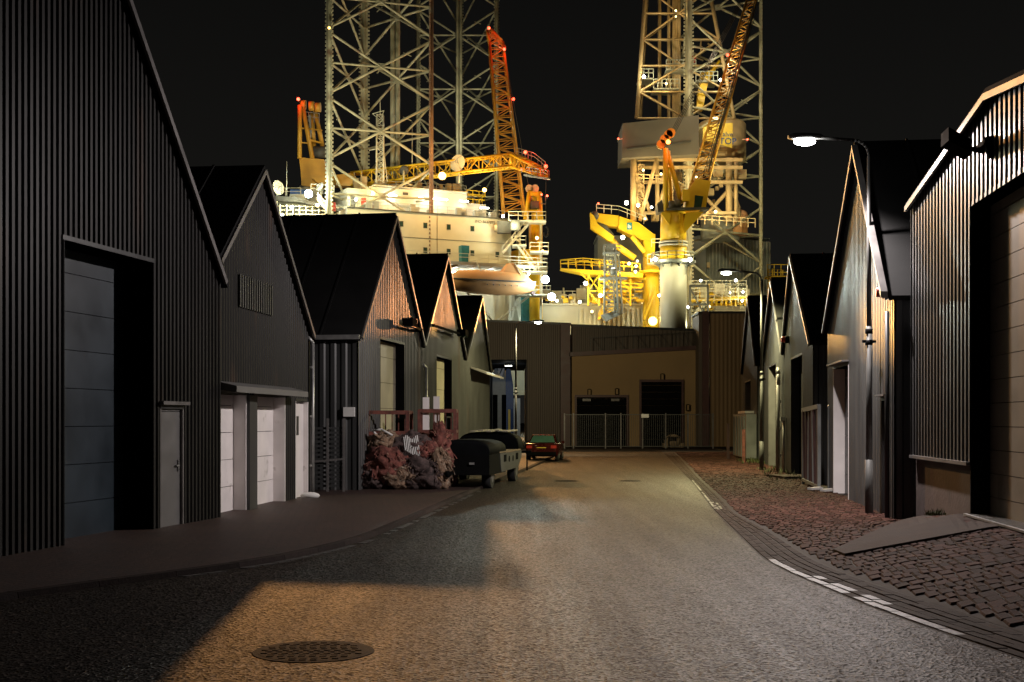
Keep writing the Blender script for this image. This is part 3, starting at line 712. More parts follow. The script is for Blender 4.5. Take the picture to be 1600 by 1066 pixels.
for x0, x1, yt, dd in ((876, 891, 505, DE-.9), (1098, 1108, 486, 92.4)):
    m = MB(); m.abox(P(x0, 0, dd).x, P(x1, 0, dd).x, dd, dd+.8, 0, P(0, yt, dd).z); m.build('column', 'dark_red', t)
# right block, lengthened out of view to cut off the gable floods low down
m = MB(); wall_px(m, 1108, 1900, 486.5, 486.5, 92.6, .3, .03); m.build('wall', 'ochre_wall', t)
m = MB(); m.abox(P(1092, 0, 92.7).x, P(1098, 0, 92.7).x, 92.7, 96, 0, P(0, 488, 92.7).z); m.build('return_wall', 'brown_wall', t)
m = MB(); m.hexa([(P(1091, 0, 92.5).x, 92.45, P(0, 490, 92.5).z), (P(1900, 0, 92.5).x, 92.45, P(0, 487.5, 92.5).z), (P(1900, 0, 92.5).x, 96, P(0, 487.5, 92.5).z), (P(1091, 0, 92.5).x, 96, P(0, 490, 92.5).z)]+[(P(1091, 0, 92.5).x, 92.45, P(0, 487, 92.5).z), (P(1900, 0, 92.5).x, 92.45, P(0, 484.5, 92.5).z), (P(1900, 0, 92.5).x, 96, P(0, 484.5, 92.5).z), (P(1091, 0, 92.5).x, 96, P(0, 487, 92.5).z)]); m.build('coping', 'dark_trim', t)
m = MB(); m.bar((E(690, 0).x, DE-.1, E(0, 500).z+.06), (E(892, 0).x, DE-.1, E(0, 508).z+.06), .3, .16); m.bar((E(892, 0).x, DE+.4, E(0, 508).z+.02), (E(1096, 0).x, DE+.4, E(0, 516).z+.02), .3, .16); m.build('coping', 'dark_trim', t)
m = MB(); m.abox(E(690, 0).x, ax+ox0-.1, DE+.4, DE+26, 0, 9.0); m.abox(ax+ox1+.1, E(1096, 0).x, DE+1.2, DE+26, 0, 8.35); m.abox(ax+ox0-.05, ax+ox1+.05, DE+.4, DE+26, 6.6, 9.0); m.build('roof', 'roofing', t)
def bay_door(x0, x1, y0, bands):
    X0, X1 = P(x0, 0, DE-.7).x, P(x1, 0, DE-.7).x; z1 = P(0, y0, DE-.7).z
    m = MB(); z = 0
    while z < z1: m.abox(X0+.15, X1-.15, DE-.68, DE-.64, z, min(z+.48, z1)); z += .5
    o = m.build('bay_door', 'black', t)
    m = MB(); m.abox(X0, X0+.15, DE-.78, DE-.61, 0, z1); m.abox(X1-.15, X1, DE-.78, DE-.61, 0, z1); m.abox(X0, X1, DE-.79, DE-.61, z1, z1+.18); m.build('door_frame', 'dark_red', o)
    if bands:
        for q in (.22, .75):
            m = MB(); xx = X0+(X1-X0)*q; m.abox(xx-.3, xx+.3, DE-.84, DE-.79, z1-.28, z1-.1); m.build('lamp_fitting', 'trim', o)
bay_door(898, 982, 621, 1); bay_door(999, 1068, 597, 0)
for px_, py_ in ((921, 613), (964, 612), (1035, 589), (1075, 637)):
    c = P(px_, py_, DE-.75); m = MB()
    m.abox(c.x-.11, c.x+.11, c.y, c.y+.03, c.z-.19, c.z+.19); o = m.build('number_plate', 'tan_wall', t)
    m = MB(); k = .12; hh = .22
    for s_ in (-1, 1):
        m.abox(c.x+s_*k-.03, c.x+s_*k+.03, c.y-.03, c.y+.03, c.z-hh, c.z+hh); m.abox(c.x-k+.03, c.x+k-.03, c.y-.03, c.y+.03, c.z+s_*hh-.03, c.z+s_*hh+.03)
    m.build('plate_border', 'black', o)
# sheds seen through the passage, one carrying a big 7
t = thing('passage_shed', 'pale blue double-gabled shed with a black number 7, seen through the passage', 'shed', P(770, 0, 116)*0+V(P(785, 0, 116).x, 116, 0))
D7 = 116.0
pp = lambda x, y, d=D7: P(x, y, d)
m = MB(); bz = 690.0
m.prism([pp(767, bz), pp(768, 590), pp(775.5, 570), pp(782, 594), pp(788, 573), pp(790, 595), pp(790, bz)], (0, 6, 0)); m.build('wall', 'grey_paint', t)
m = MB(); m.prism([pp(790.2, bz, D7+.3), pp(790.2, 580, D7+.3), pp(793, 576, D7+.3), pp(798, 577, D7+.3), pp(802, 604, D7+.3), pp(802, bz, D7+.3)], (0, 6, 0)); m.build('blue_wall', 'blue_paint', t)
m = MB(); m.prism([pp(777.5, 574.5, D7-.3), pp(788.5, 572, D7-.3), pp(788, 578, D7-.3), pp(782.5, 594, D7-.3)], (0, .2, 0)); sg = m.build('number_panel', 'white_door', t)
text('7', 1.0, pp(782.5, 580, D7-.33), (1, 0, 0), (0, 0, 1), 'black', sg)
m = MB()
for x0, x1 in ((770, 777.5), (784, 791)): m.abox(pp(x0, 0).x, pp(x1, 0).x, D7-.06, D7-.01, 0, pp(0, 617).z)
m.build('doorway', 'black', t)
m = MB(); m.abox(pp(794, 0).x, pp(797.5, 0).x, D7-1.0, D7-.7, 0, pp(0, 640).z); tag(m.build('warning_post', 'sign_yellow', None, (pp(796, 0).x, D7-.8, 0)), 'yellow marker post in the passage beside the blue shed', 'post')
m = MB(); m.abox(pp(802.4, 0).x, pp(812, 0).x, D7-8, D7-7.6, 0, pp(0, 625).z); tag(m.build('pale_hoarding', 'grey_paint', None, (pp(806, 0).x, D7-8, 0)), 'pale grey-green hoarding standing inside the passage', 'hoarding')
t_p = thing('bulkhead_lamp', 'lamp mounted above the passage, lighting the blue shed', 'lamp', (pp(795, 0).x, 104, 6.3))
m = MB(); m.box((pp(795, 0).x, 104, 6.45), (.3, 0, 0), (0, .15, 0), (0, 0, .1)); m.build('housing', 'grey_paint', t_p)
m = MB(); m.box((pp(795, 0).x, 104, 6.32), (.25, 0, 0), (0, .12, 0), (0, 0, .02)); m.build('lens', 'e_cool', t_p)
light('SPOT', 'passage_light', (pp(795, 0).x, 104, 6.2), (.8, .9, 1), 420, t_p, .2, (pp(785, 0).x, 116, 3.5), 120)
# yard fence with mesh panels
DG = 86.0
t = thing('yard_fence', 'tall galvanised bar fence and gate in front of the tan wall', 'fence', (6, DG, 0))
posts = [882, 896, 946, 970, 1004, 1040, 1075, 1114]; top = P(0, 648, DG).z
for k, px_ in enumerate(posts):
    m = MB(); x = P(px_, 0, DG).x; m.bar((x, DG, 0), (x, DG, top+.1), .09); m.build('post', 'trim', t)
for k, (a, b) in enumerate(zip(posts, posts[1:])):
    m = MB(); xa, xb = P(a, 0, DG).x+.07, P(b, 0, DG).x-.07
    for z in (.15, top): m.bar((xa, DG, z), (xb, DG, z), .05)
    x = xa+.1
    while x < xb: m.bar((x, DG, .15), (x, DG, top), .022); x += .14
    m.build('bar_panel', 'pole_paint', t)
c = P(1008, 650, DG-.1); m = MB(); m.abox(c.x-.25, c.x+.25, DG-.1, DG-.07, c.z-.12, c.z+.12); m.build('sign_plate', 'paper', t)
c = P(1052, 0, 90); m = MB(); m.ball((c.x, 90, .4), .6, 12, 7, (1.1, .8, .9)); m.abox(c.x-.7, c.x+.7, 89.7, 90.6, 0, .3); tag(m.build('covered_pallet', 'old_wood', None, (c.x, 90, 0)), 'tan covered bundle behind the yard fence', 'bundle')
# grey cabinet container and posts on the right
t = thing('steel_cabinet', 'grey-green steel cabinet container at the far right kerb', 'container', P(1148, 0, 60))
C0 = V(G(1137, 717).x, G(1137, 717).y, 0); 
ca = V(11.08, 60.6, 0); cb = V(11.5, 66.5, 0); dn = (cb-ca).normalized(); nn = V(-dn.y, dn.x, 0)
m = MB(); m.box((ca+cb)/2-nn*.7+up*1.15, dn*(cb-ca).length/2, nn*.7, up*1.05); m.build('body', 'grey_paint', t)
m = MB()
for k in range(5): q = ca.lerp(cb, (k+.5)/5)+nn*.02; m.bar(q+up*.15, q+up*2.1, .06, .08)
split(m, 'rib', 'grey_paint', t)
m = MB(); m.box((ca+cb)/2-nn*.6+up*2.3, dn*1.6, nn*.5, up*.06); m.build('lid', 'white_door', t)
m = MB(); m.bar((10.55, 62.5, 0), (10.55, 62.5, 1.75), .12); tag(m.build('guard_post', 'dark_red', None, (10.55, 62.5, 0)), 'slim dark red guard post left of the grey cabinet', 'post')
m = MB(); m.bar((10.4, 57.5, 0), (10.4, 57.5, 1.5), .13); tag(m.build('guard_post', 'rust', None, (10.4, 57.5, 0)), 'short brown guard post in front of the grey cabinet', 'post')
# ------------------------------------------------------------------ road ironwork
def manhole(c, r, label, nst=26):
    c = Vector(c); t = thing('manhole_cover', label, 'manhole cover', c, 'manhole covers in the road')
    m = MB(); m.tube(c, c+up*.006, r, r-.008, 40); rim = m.build('frame', 'iron', t)
    m = MB(); m.tube(c+up*.003, c+up*.0075, r*.9, n=40)
    y = -r*.8
    k = 0
    while y < r*.8:
        hw = math.sqrt((r*.84)**2-y*y); x = -hw+.04*(k % 2)
        while x < hw-.03: m.box(c+V(x+.02, y, .0095), (.026, 0, 0), (0, .02, 0), (0, 0, .004)); x += .085
        y += .07; k += 1
    m.build('cover', 'iron', t)
manhole(G(490, 1019)+up*.004, .5, 'large round patterned manhole cover in the near road')
manhole(G(886, 752)+up*.004, .42, 'small dark cover in the road, left of the far pair')
manhole(G(985, 752)+up*.004, .36, 'small dark cover in the road, right of the far pair')
# ------------------------------------------------------------------ car
def wheel(parent, c, ax, r, w, hub='grey_paint'):
    m = MB(); m.tube(c-ax*w/2, c+ax*w/2, r, n=18); ty = m.build('wheel', 'tyre', parent)
    m = MB(); m.tube(c+ax*(w/2-.005), c+ax*(w/2+.012), r*.6, r*.5, 14); m.tube(c-ax*(w/2-.005), c-ax*(w/2+.012), r*.6, r*.5, 14); m.build('rim', hub, ty)
def car():
    cb = G(846, 721); cb = V(cb.x, cb.y, 0); S = .86
    t = thing('parked_car', 'dark red saloon car parked at the far left kerb, seen from behind', 'car', cb)
    fw = V(.12, .993, 0).normalized(); sd = V(fw.y, -fw.x, 0)
    q = lambda x, y, z: cb+fw*(y*S)+sd*(x*S)+up*(z*S)
    def ring(y, hw, z0, z1, zs, inset): return [q(-hw*.93, y, z0), q(hw*.93, y, z0), q(hw, y, z0+.12), q(hw, y, zs), q(hw-inset, y, z1), q(-hw+inset, y, z1), q(-hw, y, zs), q(-hw, y, z0+.12)]
    m = MB(); m.loft([ring(-.05, .72, .42, .72, .66, .1), ring(.0, .82, .3, .92, .84, .07), ring(.12, .87, .26, .96, .88, .06), ring(.9, .89, .24, .97, .9, .05), ring(3.2, .89, .24, .95, .88, .05), ring(4.2, .85, .26, .82, .74, .08), ring(4.45, .74, .34, .66, .6, .1)], True); m.build('body', 'car_red', t)
    m = MB(); rr = lambda y, hw, z, zt: [q(-hw, y, z), q(hw, y, z), q(hw*.99, y, zt), q(-hw*.99, y, zt)]
    m.loft([[q(-.78, .55, .955), q(.78, .55, .955), q(.60, 1.05, 1.40), q(-.60, 1.05, 1.40)], [q(-.8, 1.5, .95), q(.8, 1.5, .95), q(.62, 1.5, 1.43), q(-.62, 1.5, 1.43)], [q(-.8, 2.3, .95), q(.8, 2.3, .95), q(.6, 2.3, 1.40), q(-.6, 2.3, 1.40)], [q(-.78, 3.0, .94), q(.78, 3.0, .94), q(.72, 2.95, .97), q(-.72, 2.95, .97)]], False); m.build('roof', 'car_red', t)
    m = MB(); m.poly([q(-.68, .585, 1.0), q(.68, .585, 1.0), q(.545, .985, 1.36), q(-.545, .985, 1.36)]); m.v = [v-fw*.02+up*.012 for v in m.v]; m.build('rear_window', 'car_glass', t)
    m = MB()
    for s_ in (-1, 1):
        m.poly([q(s_*.795, 1.0, 1.0), q(s_*.79, 2.6, 1.0), q(s_*.625, 2.25, 1.36), q(s_*.645, 1.3, 1.37)]); 
    m.build('side_window', 'glass', t)
    for s_ in (-1, 1):
        m = MB(); m.box(q(s_*.66, -.02, .78), sd*.15*S, fw*.05*S, up*.075*S); m.build('tail_light', 'red_paint', t)
        m = MB(); m.box(q(s_*.97, 2.45, 1.0), sd*.09*S, fw*.05*S, up*.07*S); m.build('wing_mirror', 'car_red', t)
        for y in (.85, 3.5): wheel(t, q(s_*.78, y, .31), sd, .31*S, .2*S)
    m = MB(); m.box(q(0, -.06, .42), sd*.80*S, fw*.07*S, up*.09*S); m.build('bumper', 'black', t)
    m = MB(); m.box(q(0, -.03, .70), sd*.26*S, fw*.02*S, up*.055*S); m.build('plate', 'sign_yellow', t)
    m = MB(); m.box(q(-.3, -.04, .85), sd*.05*S, fw*.02*S, up*.02*S); m.build('badge', 'galv', t)
car()
# ------------------------------------------------------------------ low loader trailer with black hoods
def trailer():
    A = G(818, 752); B = G(760, 765)
    fw = V(.16, .987, 0).normalized(); sd = V(fw.y, -fw.x, 0)
    c0 = V(G(826, 757).x, G(826, 757).y, 0); ln = 0
    # right-hand side line runs from near end to far end; x across to the left is negative
    org = V(-.50, 35.5, 0)
    q = lambda x, y, z: org+fw*y+sd*x+up*z
    t = thing('machine_trailer', 'black low trailer with rounded black hoods and a grey side skirt at the kerb', 'trailer', org)
    W = 1.98; LN = 5.3
    m = MB(); m.bar(q(-.35, -.1, .55), q(-.35, LN, .55), .16, .22); m.bar(q(-W+.35, -.1, .55), q(-W+.35, LN, .55), .16, .22)
    for k in range(6): m.bar(q(-W+.2, k*LN/5, .6), q(-.2, k*LN/5, .6), .12, .12)
    m.build('chassis', 'black', t)
    m = MB(); m.prism([q(0, 1.25, .42), q(0, 1.0, .95), q(0, LN-.3, .95), q(0, LN-.3, .75), q(0, LN-.9, .45)], -sd*.06); sk = m.build('side_skirt', 'rig_dark', t)
    m = MB()
    for y in (1.7, 1.85, 2.0, 3.9, 4.05, 4.2): m.box(q(.005, y, .8), fw*.045, sd*.01, up*.1)
    for y in (2.6, 3.3): m.tube(q(-.01, y, .76), q(.012, y, .76), .09, n=12)
    m.build('slot', 'black', sk)
    m = MB()
    for k in range(7): m.box(q(-.15-k*.28, 3.0, .985), sd*.135, fw*1.95, up*.022)
    m.build('deck', 'old_wood', t)
    def hood(y0, y1, hz, w0=-.02):
        m = MB(); rings = []
        n = 14
        for y, k in ((y0, .8), (y0+.06, 1), (y1-.06, 1), (y1, .8)):
            rings.append([q(-W/2+(W/2-.02)*(1 if math.cos(math.pi*i/n) > 0 else -1)*abs(math.cos(math.pi*i/n))**.6, y, .96+(hz)*k*math.sin(math.pi*i/n)**.55) for i in range(n+1)])
        m.loft(rings, True); return m
    hood(-.6, 2.2, .40).build('front_hood', 'black_gloss', t)
    m = MB(); m.box(q(-W/2, .75, .68), sd*(W/2-.02), fw*1.35, up*.28); m.build('engine_box', 'black', t)
    hood(LN-.8, LN+.25, .58).build('rear_hood', 'black_gloss', t)
    for k in range(5):
        m = MB(); m.bar(q(-1.45+.26*k, LN-1.0, 1.56+.03*(k % 2)), q(-1.35+.26*k, LN+.4, 1.57+.02*(k % 3)), .16, .04); tag(m.build('lath', 'plank', None, q(-1.8+.28*k, LN, 1.5)), 'pale wooden lath lying across the trailer hood', 'plank', 'laths on the trailer')
    for y in (.3, LN-.7):
        for x in (-.22, -W+.22): wheel(t, q(x, y, .36), sd, .36, .24, 'grey_door')
    m = MB(); m.bar(q(-W/2, -.6, .5), q(-W/2, -1.5, .45), .1); m.tube(q(-W/2, -1.5, .38), q(-W/2, -1.5, .55), .06); m.build('drawbar', 'black', t)
    m = MB(); m.box(q(.08, LN+.2, .9), sd*.16, fw*.03, up*.04); m.bar(q(.1, LN+.2, .3), q(.1, LN+.2, .9), .05); m.build('mudguard', 'black', t)
    for x in (-.5, -W+.5):
        m = MB(); m.box(q(x, -.65, .72), sd*.07, fw*.02, up*.03); m.build('reflector', 'galv', t)
    # hand rails on the far side
    m = MB()
    for y in (2.2, 3.0, 3.8): m.bar(q(-W+.15, y, 1.0), q(-W+.15, y, 2.0), .05)
    for z in (1.5, 2.0): m.bar(q(-W+.15, 2.2, z), q(-W+.15, 3.8, z), .045)
    m.build('handrail', 'dark_trim', t)
trailer()
# ------------------------------------------------------------------ cages and rag bales in front of the third shed
def cage(x0, x1, y0, y1, h, label):
    t = thing('pallet_cage', label, 'cage', ((x0+x1)/2, (y0+y1)/2, .055), 'rusty pallet cages')
    m = MB()
    for x in (x0, x1):
        for y in (y0, y1): m.bar((x, y, .05), (x, y, h), .09)
    split(m, 'post', 'rust', t)
    m = MB()
    for z in (.25, h*.72, h-.03):
        m.bar((x0, y0, z), (x1, y0, z), .06, .1); m.bar((x0, y1, z), (x1, y1, z), .06, .1); m.bar((x0, y0, z), (x0, y1, z), .06, .1); m.bar((x1, y0, z), (x1, y1, z), .06, .1)
    split(m, 'rail', 'rust', t)
    m = MB(); m.abox(x0, x1, y0, y1, .12, .2); m.build('floor', 'old_wood', t)
    m = MB(); n = 6
    for k in range(1, n): m.bar((x0+(x1-x0)*k/n, y1, .2), (x0+(x1-x0)*k/n, y1, h), .03)
    m.build('bars', 'rust', t)
cage(-3.95, -2.85, 35.0, 36.3, 2.15, 'rusty red pallet cage nearer the alley, draped with nets')
cage(-2.6, -1.6, 35.9, 37.2, 2.2, 'rusty red pallet cage with bent posts beside the trailer')
def bale(c, r, mt, label, sx=1, sy=1, sz=.8, cat='bale'):
    m = MB(); m.ball((0, 0, 0), 1, 44, 26)
    ph = [random.uniform(0, 6.28) for _ in range(9)]
    out = []
    for v in m.v:
        n = .11*math.sin(5*v.x+ph[0]+3*v.z)+.10*math.sin(7*v.y+ph[1]+4*v.x)+.09*math.sin(9*v.z+ph[2]+5*v.y)+.06*math.sin(15*v.x+11*v.z+ph[3])+.05*math.sin(17*v.y-13*v.z+ph[4])+.035*math.sin(29*v.x-23*v.y+ph[5])+.03*math.sin(37*v.z+31*v.x+ph[6])+random.uniform(-.025, .025)
        w = v*(1+n)
        w = Vector((w.x*sx, w.y*sy, w.z*sz))*r
        out.append(Vector(c)+Vector((w.x, w.y, max(w.z, .06-c[2]))))
    m.v = out
    # loose straps and torn strips hanging over it
    for k in range(110):
        a = random.uniform(0, 6.28); e = random.uniform(-.2, 1.4); d0 = Vector((math.cos(a)*math.cos(e)*sx, math.sin(a)*math.cos(e)*sy, math.sin(e)*sz))*r*1.08
        p = Vector(c)+d0; q_ = p+Vector((random.uniform(-.2, .2), random.uniform(-.2, .2), -random.uniform(.08, .3)))*r*1.5
        q_.z = max(q_.z, .08)
        m.bar(p, q_, random.uniform(.012, .05), .01)
    tag(m.build('net_bale', mt, None, (c[0], c[1], .055)), label, cat, 'net and rag bales in the heap')
bale((-3.3, 34.6, .62), .62, 'net_rust', 'reddish rag bale at the front of the heap', 1.15, .8, .9)
bale((-3.45, 34.9, 1.2), .45, 'net_pale', 'pale tangled net bale on top of the heap', 1.1, .9, .8)
bale((-2.75, 34.9, 1.15), .48, 'net_dark', 'dark lumpy bale in the middle top of the heap', 1.25, .9, .8)
bale((-2.9, 34.35, .38), .38, 'net_pale', 'small pale bale at the bottom front of the heap', 1.3, .8, .9)
bale((-3.75, 34.5, .35), .36, 'net_dark', 'small dark bale at the left foot of the heap', 1.0, .8, 1.0)
bale((-2.35, 34.7, 1.0), .34, 'net_rust', 'small red bale between the dark bale and the trailer', 1.0, .8, 1.0)
bale((-2.45, 34.4, .45), .5, 'net_dark', 'low dark bale at the foot of the heap', 1.2, .8, .9)
bale((-2.0, 35.4, 1.0), .52, 'net_rust', 'tall red rag bale next to the trailer', .85, .9, 1.3)
bale((-1.95, 34.6, .5), .45, 'net_pale', 'pale torn bale leaning by the trailer front', .7, .8, 1.3)
m = MB()
for k in range(9): m.bar((-2.92+k*.045, 34.55, 1.45+.05*math.sin(k)), (-2.86+k*.05, 34.36, 1.1-.03*k), .02, .01)
tag(m.build('striped_cloth', 'paper', None, (-2.9, 34.5, .055)), 'black and white striped cloth hanging over the dark bale', 'cloth')
m = MB(); m.path([V(-3.6, 34.8, 1.4), V(-3.75, 34.5, 1.62), V(-3.5, 34.3, 1.66), V(-3.2, 34.3, 1.5)], .03, 6); tag(m.build('rope', 'paper', None, (-3.5, 34.5, .055)), 'pale rope loop on the net bale', 'rope')
for (x, y, h, c_) in ((-2.42, 36.0, 2.55, 'white_door'), (-2.2, 37.3, 2.6, 'white_door')):
    m = MB(); m.abox(x-.09, x+.09, y, y+.08, .05, h); tag(m.build('marker_board', c_, None, (x, y, .05)), 'upright narrow white board between the cages' if y < 37 else 'upright narrow white board nearer the cream door wall', 'board')

exec_rig = True
# ================================================================== drilling rig beyond the warehouse
def lattice(m, p0, p1, w0, w1, h0, h1, side, nb, rc=.12, rb=.06, both=True):
    p0, p1, side = Vector(p0), Vector(p1), Vector(side).normalized(); ax = (p1-p0).normalized(); oth = side.cross(ax).normalized()
    def cr(t):
        c = p0.lerp(p1, t); w, h = (w0+(w1-w0)*t)/2, (h0+(h1-h0)*t)/2
        return [c-side*w-oth*h, c+side*w-oth*h, c+side*w+oth*h, c-side*w+oth*h]
    for i in range(4): m.tube(cr(0)[i], cr(1)[i], rc, n=6)
    for k in range(nb):
        a, b = cr(k/nb), cr((k+1)/nb)
        for i in range(4):
            j = (i+1) % 4
            if (k+i) % 2: m.tube(a[i], b[j], rb, n=5, cap=False)
            else: m.tube(a[j], b[i], rb, n=5, cap=False)
            m.tube(b[i], b[j], rb, n=5, cap=False)
    return m
def rail(m, pts, h=1.1, r=.045, sp=1.6):
    for a, b in zip(pts, pts[1:]):
        a, b = Vector(a), Vector(b)
        for z in (h, h*.55): m.bar(a+up*z, b+up*z, r*1.5)
        n = max(1, int((b-a).length/sp))
        for k in range(n+1): q = a.lerp(b, k/n); m.bar(q, q+up*h, r*1.6)
    return m
def leg(label, cx, cy, offs, zn, bay, z0, z1, mts, rcs=(.36, .36, .36)):
    t = thing('lattice_leg', label, 'rig leg', (cx, cy, z0), 'lattice legs of the jack-up rigs')
    cp = [V(cx+x, cy+y, 0) for x, y in offs]
    for i, c in enumerate(cp):
        rc = rcs[i]; m = MB(); m.tube(c+up*z0, c+up*z1, rc, n=10)
        cen = V(cx, cy, 0); rad = (c-cen).normalized(); tg = V(-rad.y, rad.x, 0)
        m.box(c+up*((z0+z1)/2), tg*(rc+.22), rad*.09, up*((z1-z0)/2))
        z = z0
        while z < z1:
            for s_ in (-1, 1): m.box(c+tg*s_*(rc+.35)+up*z, tg*.17, rad*.09, up*.15)
            z += .62
        m.build('chord', mts[i], t)
    m = MB(); k0 = int((z0-zn)/bay)-1; k = k0
    while zn+k*bay < z1:
        za, zb = zn+k*bay, zn+(k+1)*bay
        for i in range(3):
            a, b = cp[i], cp[(i+1) % 3]
            if za > z0-4:
                m.tube(a+up*(za+.35), b+up*(zb-.35), .20, n=7, cap=False); m.tube(b+up*(za+.35), a+up*(zb-.35), .20, n=7, cap=False)
                zm = (za+zb)/2; m.tube(a+up*zm, b+up*b+up*zm, .18, n=7, cap=False)
                m.box(a.lerp(b, .5)+up*zm, (b-a).normalized()*.5, (b-a).normalized().cross(up)*.1, up*.5)
        k += 1
    m.build('bracing', mts[3], t)
    m = MB()
    for i in range(3):
        a, b = cp[i], cp[(i+1) % 3]; k = k0+2
        while zn+k*bay < z1:
            q = a.lerp(b, .72)+up*(zn+k*bay+bay*.75); m.bar(q, q+(b-a).normalized()*1.3-up*.5, .12); k += 1
    m.build('anode', mts[3], t)
    return t
legA = leg('front left lattice leg with a rust brown right chord', -21.4, 200, [(-6.2, -6.7), (8.9, -2.0), (-2.7, 8.7)], 41.1, 9.9, 14, 92, ['steel_leg', 'leg_rust', 'steel_leg', 'steel_leg'])
legB = leg('middle lattice leg standing behind the truss boom and dish', -11.0, 262, [(-7.9, -4.56), (7.9, -4.56), (0, 9.13)], 63.1, 10.85, 14, 112, ['steel_leg']*4, (.42, .42, .2))
legC = leg('right lattice leg with X bracing beside the drilling derrick', 34.1, 222, [(9.1, 0), (-4.55, 7.9), (-4.55, -7.9)], 28.9, 10.2, 14, 98, ['steel_leg', 'leg_rust', 'steel_leg', 'steel_leg'])
# conductor tubes inside the front leg
m = MB()
for x in (613.5, 621.5): c = P(x, 0, 206); m.tube(V(c.x, 206, 20), V(c.x, 206, 92), .38, n=10)
tag(m.build('riser_pipes', 'steel_leg', None, (P(617, 0, 206).x, 206, 20)), 'pair of tall upright pipes inside the front left leg', 'pipes')
m = MB()
for x in (714.5, 720): c = P(x, 0, 255); m.tube(V(c.x, 255, 20), V(c.x, 255, 112), .3, n=10)
tag(m.build('riser_pipes', 'steel_leg', None, (P(717, 0, 255).x, 255, 20)), 'pair of tall upright pipes in the middle lattice leg', 'pipes')
# ---- lights
def bulb(parent, pos, e, r, name='floodlight', housing=True):
    pos = Vector(pos); m = MB()
    r *= .64 if r < .6 else .95; m.ball(pos, r, 12, 8); o = m.build(name, e, parent)
    if housing:
        m = MB(); m.box(pos+V(0, r*1.2, 0), (r*.9, 0, 0), (0, .1, 0), (0, 0, r*.7)); m.bar(pos+V(0, r*1.2, 0), pos+V(0, r*1.2+.9, -.3), .1); m.build('mount', 'rig_dark', o)
    return o
def flood(parent, px, py, d, e, r, col, power, name='floodlight', fwd=.0, kind='POINT', aim=None, cone=150):
    p = P(px, py, d); bulb(parent, p, e, r, name)
    if power:
        q = p+V(0, -(r+.35), 0)
        light(kind, 'flood_beam', q, col, power, parent, .3, aim, cone, .5)
    return p
# ---- accommodation block
rv, bv = V(.907, .422, 0), V(-.422, .907, 0); Q0 = V(-.2, 203.1, 0)
def A(q, b, z): return Q0+rv*q+bv*b+up*z
def qx(px):
    k = (px-HX)/F; return (k*Q0.y-Q0.x)/(rv.x-k*rv.y)
def abx(m, q0, q1, b0, b1, z0, z1): return m.hexa([A(q0, b0, z0), A(q1, b0, z0), A(q1, b1, z0), A(q0, b1, z0), A(q0, b0, z1), A(q1, b0, z1), A(q1, b1, z1), A(q0, b1, z1)])
t = acc = thing('accommodation_block', 'large cream crew quarters block of the rig with small dark windows', 'rig building', A(-12, 10, 8))
m = MB(); abx(m, -27, 0, 0, 20, 26.2, 33.8); m.build('upper_hull', 'rig_white', t)
m = MB(); abx(m, -27, 0, 2.2, 20, 6, 26.2); m.build('lower_hull', 'rig_white', t)
m = MB()
for z in (29.9,): m.bar(A(-27, -.02, z), A(0, -.02, z), .08, .06)
m.bar(A(qx(683), -.02, 26.2), A(qx(683), -.02, 33.8), .1, .06); m.bar(A(-27, -.05, 33.8), A(0, -.05, 33.8), .3, .2); m.build('seam', 'rig_dark', t)
for px_, z in [(x, 31.9) for x in (627, 664.5, 701, 738)]+[(x, 28.1) for x in (628, 664.5, 701, 738, 777)]:
    q = qx(px_); m = MB(); abx(m, q-.32, q+.32, -.06, .0, z-.42, z+.42); w = m.build('window', 'rig_dark', t)
    m = MB(); abx(m, q-.22, q+.22, -.09, -.06, z-.32, z+.32); m.build('pane', 'glass', w)
text('IMO 8637895', .62, A(qx(757.5), -.12, 33.05), rv, up, 'rig_dark', t, .02)
# deckhouse
m = MB(); abx(m, qx(557), qx(588), 4.5, 14, 33.8, 37.6); abx(m, qx(588), qx(652), 3.0, 14, 33.8, 37.8); abx(m, qx(652), qx(744), 3.6, 14, 33.8, 38.2); abx(m, qx(744), qx(776), 4.2, 12, 33.8, 36.6); m.build('deckhouse', 'rig_white', t)
m = MB(); abx(m, qx(562), qx(569), 4.3, 4.5, 33.8, 36.6); abx(m, qx(640), qx(648), 2.9, 3.0, 36.9, 37.3); m.build('doorway', 'rig_dark', t)
m = MB(); abx(m, qx(579), qx(586), 4.3, 4.5, 33.8, 36.2); m.build('red_door', 'red_paint', t)
m = MB(); abx(m, qx(592), qx(740), 2.4, 3.6, 37.9, 38.05); m.build('eave_plate', 'rig_white', t)
m = MB(); rail(m, [A(-27, .15, 33.85), A(-1, .15, 33.85)], 1.2); rail(m, [A(qx(600), 4, 37.9), A(qx(744), 4, 38.2)], 1.1); m.build('railing', 'rig_grey', t)
m = MB(); rail(m, [A(qx(746), 4.3, 36.6), A(qx(775), 4.3, 36.6), A(qx(775), 11, 36.6)], 1.3, .08, 1.0); rail(m, [A(qx(746), 4.3, 37.4), A(qx(775), 4.3, 37.4)], 1.3, .08, .8); m.build('yellow_railing', 'crane_yellow', t)
m = MB()
random.seed(11)
for k in range(34):
    q = random.uniform(qx(575), qx(742)); b = random.uniform(5, 12); w, h = random.uniform(.3, 1.3), random.uniform(.4, 2.0)
    abx(m, q, q+w, b, b+w, 37.8, 38.2+h)
    if k % 3 == 0: m.tube(A(q, b, 38), A(q, b, 40+random.random()*1.5), .09, n=6)
split(m, 'roof_equipment', 'tan_steel', t)
m = MB()
for k in range(16):
    q = random.uniform(-24, -2); w = random.uniform(.4, 1.0); abx(m, q, q+w, 1.6, 2.4, 33.85, 34.3+random.random()*1.1)
split(m, 'deck_locker', 'rig_grey', t)
